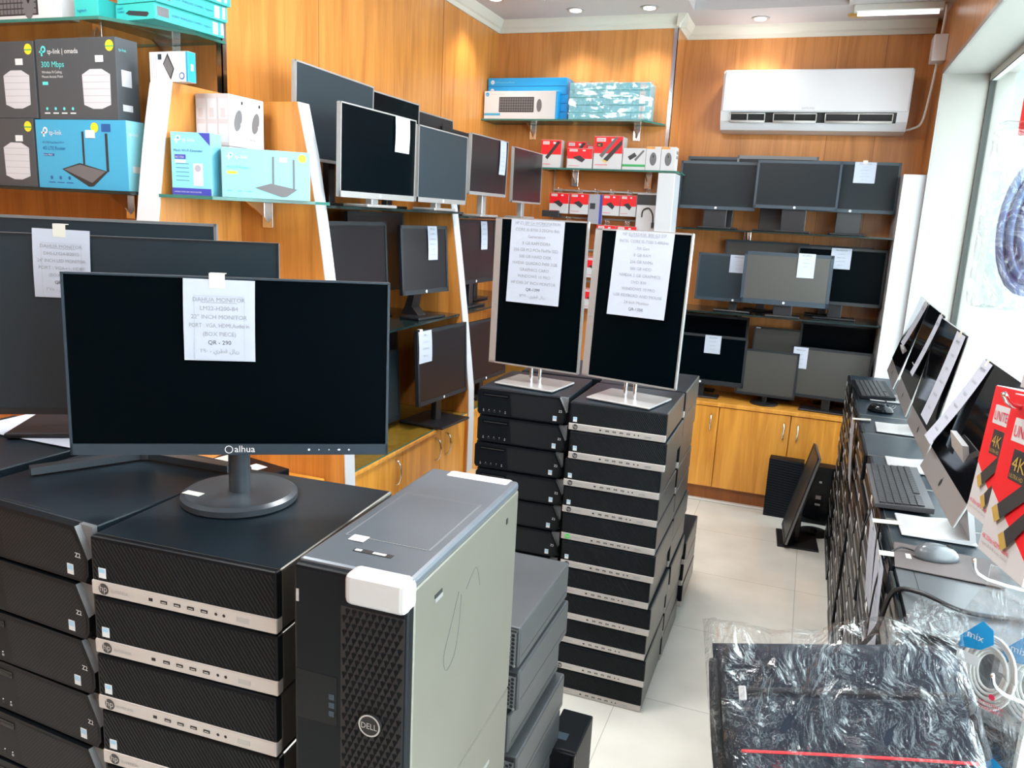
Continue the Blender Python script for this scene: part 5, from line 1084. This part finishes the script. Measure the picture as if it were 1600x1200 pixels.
hook([(.478, 1.08, 2.02), (.23, 1.06, 1.985), (.20, 1.055, 2.0)], 'upper chrome hook in front of the window')
hook([(.478, 1.44, 1.165), (.335, 1.43, 1.185), (.31, 1.42, 1.22)], 'chrome hook carrying the white cable pouches, farther one')
hook([(.478, 1.30, 1.035), (.355, 1.29, 1.06), (.33, 1.28, 1.095)], 'chrome hook in front of the white cable pouch, middle one')
hook([(.478, 1.16, .93), (.36, 1.15, .95), (.335, 1.14, .985)], 'lowest chrome hook at the bottom right corner')
def pouch(x, y, z, rz, w, h, lab, tilt=0):
    r = tag(empty('cable_pouch', (x, y, z - h), rz), lab, 'pouch', 'clear cable pouches on the right rack')
    m = MB(); N = 8; vs = []; fs = []
    for s_ in (-1, 1):
        for j in range(N + 1):
            for i in range(N + 1):
                a, b = i / N * 2 - 1, j / N; ww = w * (1 - .45 * max(0, b - .7) / .3); vs.append((a * ww / 2, s_ * .018 * (1 - a * a) * math.sin(PI * min(1, b * 1.05) * .98 + .02), b * h))
    K = (N + 1) ** 2
    for s_ in (0, 1):
        for j in range(N):
            for i in range(N): k = s_ * K + j * (N + 1) + i; fs.append((k, k + 1, k + N + 2, k + N + 1))
    m.add(vs, fs, 'film_soft', True); m.build('plastic_sleeve', r)
    for q in range(6):
        rr = w * .40 - q * .005; m = MB(); pts = [(math.cos(t) * rr * .8, (q % 3 - 1) * .004, h * .40 + math.sin(t) * rr * 1.25) for t in [2 * PI * k / 14 for k in range(15)]]
        m.tube(pts, .0026, 'cord_white', n=6, sub=2); m.build('cable_coil', r)
    m = MB(); m.poly([(-w * .36, -.021, h * .62), (-w * .12, -.021, h * .80), (w * .02, -.021, h * .76), (w * .05, -.021, h * .66), (-w * .08, -.021, h * .58), (-w * .34, -.021, h * .54)], 'pouch_blue'); m.text('mix', (-w * .27, -.0215, h * .64), X_, Z_, .018, 'white_print'); m.box(-w * .36, -w * .08, -.0215, -.021, h * .44, h * .52, 'white_print')
    m.build('blue_label', r); m = MB(); m.text('premium', (0.0, -.0215, h * .2), X_, Z_, .010, 'red_print', width=w * .3); m.text('WARRANTY', (0.0, -.0215, h * .155), X_, Z_, .010, 'red_print', width=w * .3); m.disc((w * .14, -.0215, h * .27), X_, Z_, .005, 'red_print'); m.build('warranty_print', r)
    MB().box(-w * .22, w * .22, -.001, .001, h - .004, h + .045, 'film_soft').build('hang_tab', r)
    return r
pouch(.362, 1.42, 1.165, -35, .13, .23, 'clear pouch of coiled white network cable beside the wrapped bag')
pouch(.43, 1.43, 1.15, -35, .13, .23, 'clear pouch of white network cable behind the first, at the frame edge')
pouch(.37, 1.26, 1.02, -35, .13, .23, 'clear pouch of network cable at the bottom right corner')
r = tag(empty('cable_pouch', (.245, 1.13, 1.655), 10), 'clear pouch with a blue coiled cable and red header hanging before the window', 'pouch')
m = MB(); m.box(-.06, .06, -.014, .014, 0, .22, 'film_soft', .01); m.build('plastic_sleeve', r)
for q in range(9): MB().tube([(math.cos(t) * (.038 - q * .0038), (q % 3 - 1) * .005, .10 + math.sin(t) * (.080 - q * .006)) for t in [2 * PI * k / 12 for k in range(13)]], .004, 'blue_jacket', n=7, sub=2).build('cable_coil', r)
MB().box(-.03, .06, -.016, .016, .205, .27, 'red_card', .003).build('header_card', r)

# laptop bag in film on a low stand
r = tag(empty('display_plinth', (.18, 1.28, 0), 0), 'low white plinth under the wrapped laptop bag', 'plinth')
MB().prism([(-.14, 0), (.16, 0), (.16, .92), (-.14, .64)], 'x', -.19, .19, 'white_laminate').build('body', r)
r = tag(empty('laptop_bag', (.18, 1.157, .805), 0), 'dark grey laptop bag with red piping wrapped in clear plastic at bottom right', 'bag')
r.rotation_euler = (Matrix.Rotation(-R(46), 3, 'X') @ Matrix.Rotation(-R(12.5), 3, 'Y')).to_euler()
m = MB(); N = 14; vs = []; fs = []
def bagpt(a, b, s_):   # rounded pillow
    t = .05 * (1 - abs(a) ** 5) * (1 - abs(2 * b - 1) ** 6) ** .5 + .008
    return (a * .198, s_ * t * (1.0 if s_ < 0 else .8), b * .33)
for s_ in (-1, 1):
    for j in range(N + 1):
        for i in range(N + 1): vs.append(bagpt(i / N * 2 - 1, j / N, s_))
K = (N + 1) ** 2
for s_ in (0, 1):
    for j in range(N):
        for i in range(N): k = s_ * K + j * (N + 1) + i; fs.append((k, k + 1, k + N + 2, k + N + 1))
for i in range(N):
    fs.append((i, i + 1, K + i + 1, K + i)); t = N * (N + 1); fs.append((t + i, t + i + 1, K + t + i + 1, K + t + i))
    fs.append((i * (N + 1), (i + 1) * (N + 1), K + (i + 1) * (N + 1), K + i * (N + 1))); fs.append((i * (N + 1) + N, (i + 1) * (N + 1) + N, K + (i + 1) * (N + 1) + N, K + i * (N + 1) + N))
m.add(vs, fs, 'bag_fabric', True); m.build('body', r)
m = MB(); m.box(-.18, .18, -.078, -.045, .015, .225, 'bag_fabric', .018, 3); m.build('front_pocket', r)
m = MB(); m.tube([(-.17, -.062, .236), (-.05, -.066, .235), (.06, -.066, .234), (.17, -.062, .235)], .004, 'bag_dark'); m.build('pocket_zip', r)
m = MB(); m.box(-.162, -.150, -.080, -.076, .215, .238, 'silver', .002); m.build('zip_pull', r)
m = MB(); m.tube([(-.165, -.080, .138), (-.05, -.0805, .137), (.06, -.0805, .135), (.172, -.080, .132)], .0022, 'red_piping'); m.build('red_piping', r)
m = MB(); m.tube([(.06, .02, .318), (.07, .03, .332), (.10, .03, .336), (.13, .03, .332), (.14, .02, .318)], .007, 'bag_dark'); m.build('handle', r)
for k in (-1, 1): MB().tube([(k * .197, -.01, .05), (k * .202, -.02, .16), (k * .197, -.01, .30)], .009, 'bag_dark').build('side_strap', r)
m = MB(); N = 40; M2 = 28; vs = []; fs = []
rnd = random.Random(5)
for j in range(M2 + 1):
    for i in range(N + 1):
        a = i / N * 2 - 1; b = j / M2
        y = -.088 - .006 * math.sin(a * 9 + b * 5) - .006 * math.sin(a * 17 - b * 13) + rnd.uniform(-.0025, .0025)
        e = max(abs(a), abs(2 * b - 1)); y += .075 * max(0, (e - .86) / .14) ** 2
        vs.append((a * .212, y, -.005 + b * .362 + (.012 * math.sin(a * 5) if b > .9 else 0)))
for j in range(M2):
    for i in range(N): k = j * (N + 1) + i; fs.append((k, k + 1, k + N + 2, k + N + 1))
m.add(vs, fs, 'film', True)
m.add([(.10, -.06, .34), (.215, -.05, .33), (.235, -.02, .30), (.225, .01, .40), (.16, -.01, .415), (.215, -.06, .36)], [(0, 1, 5), (0, 5, 4), (5, 2, 3), (5, 3, 4)], 'film'); m.build('plastic_film', r)
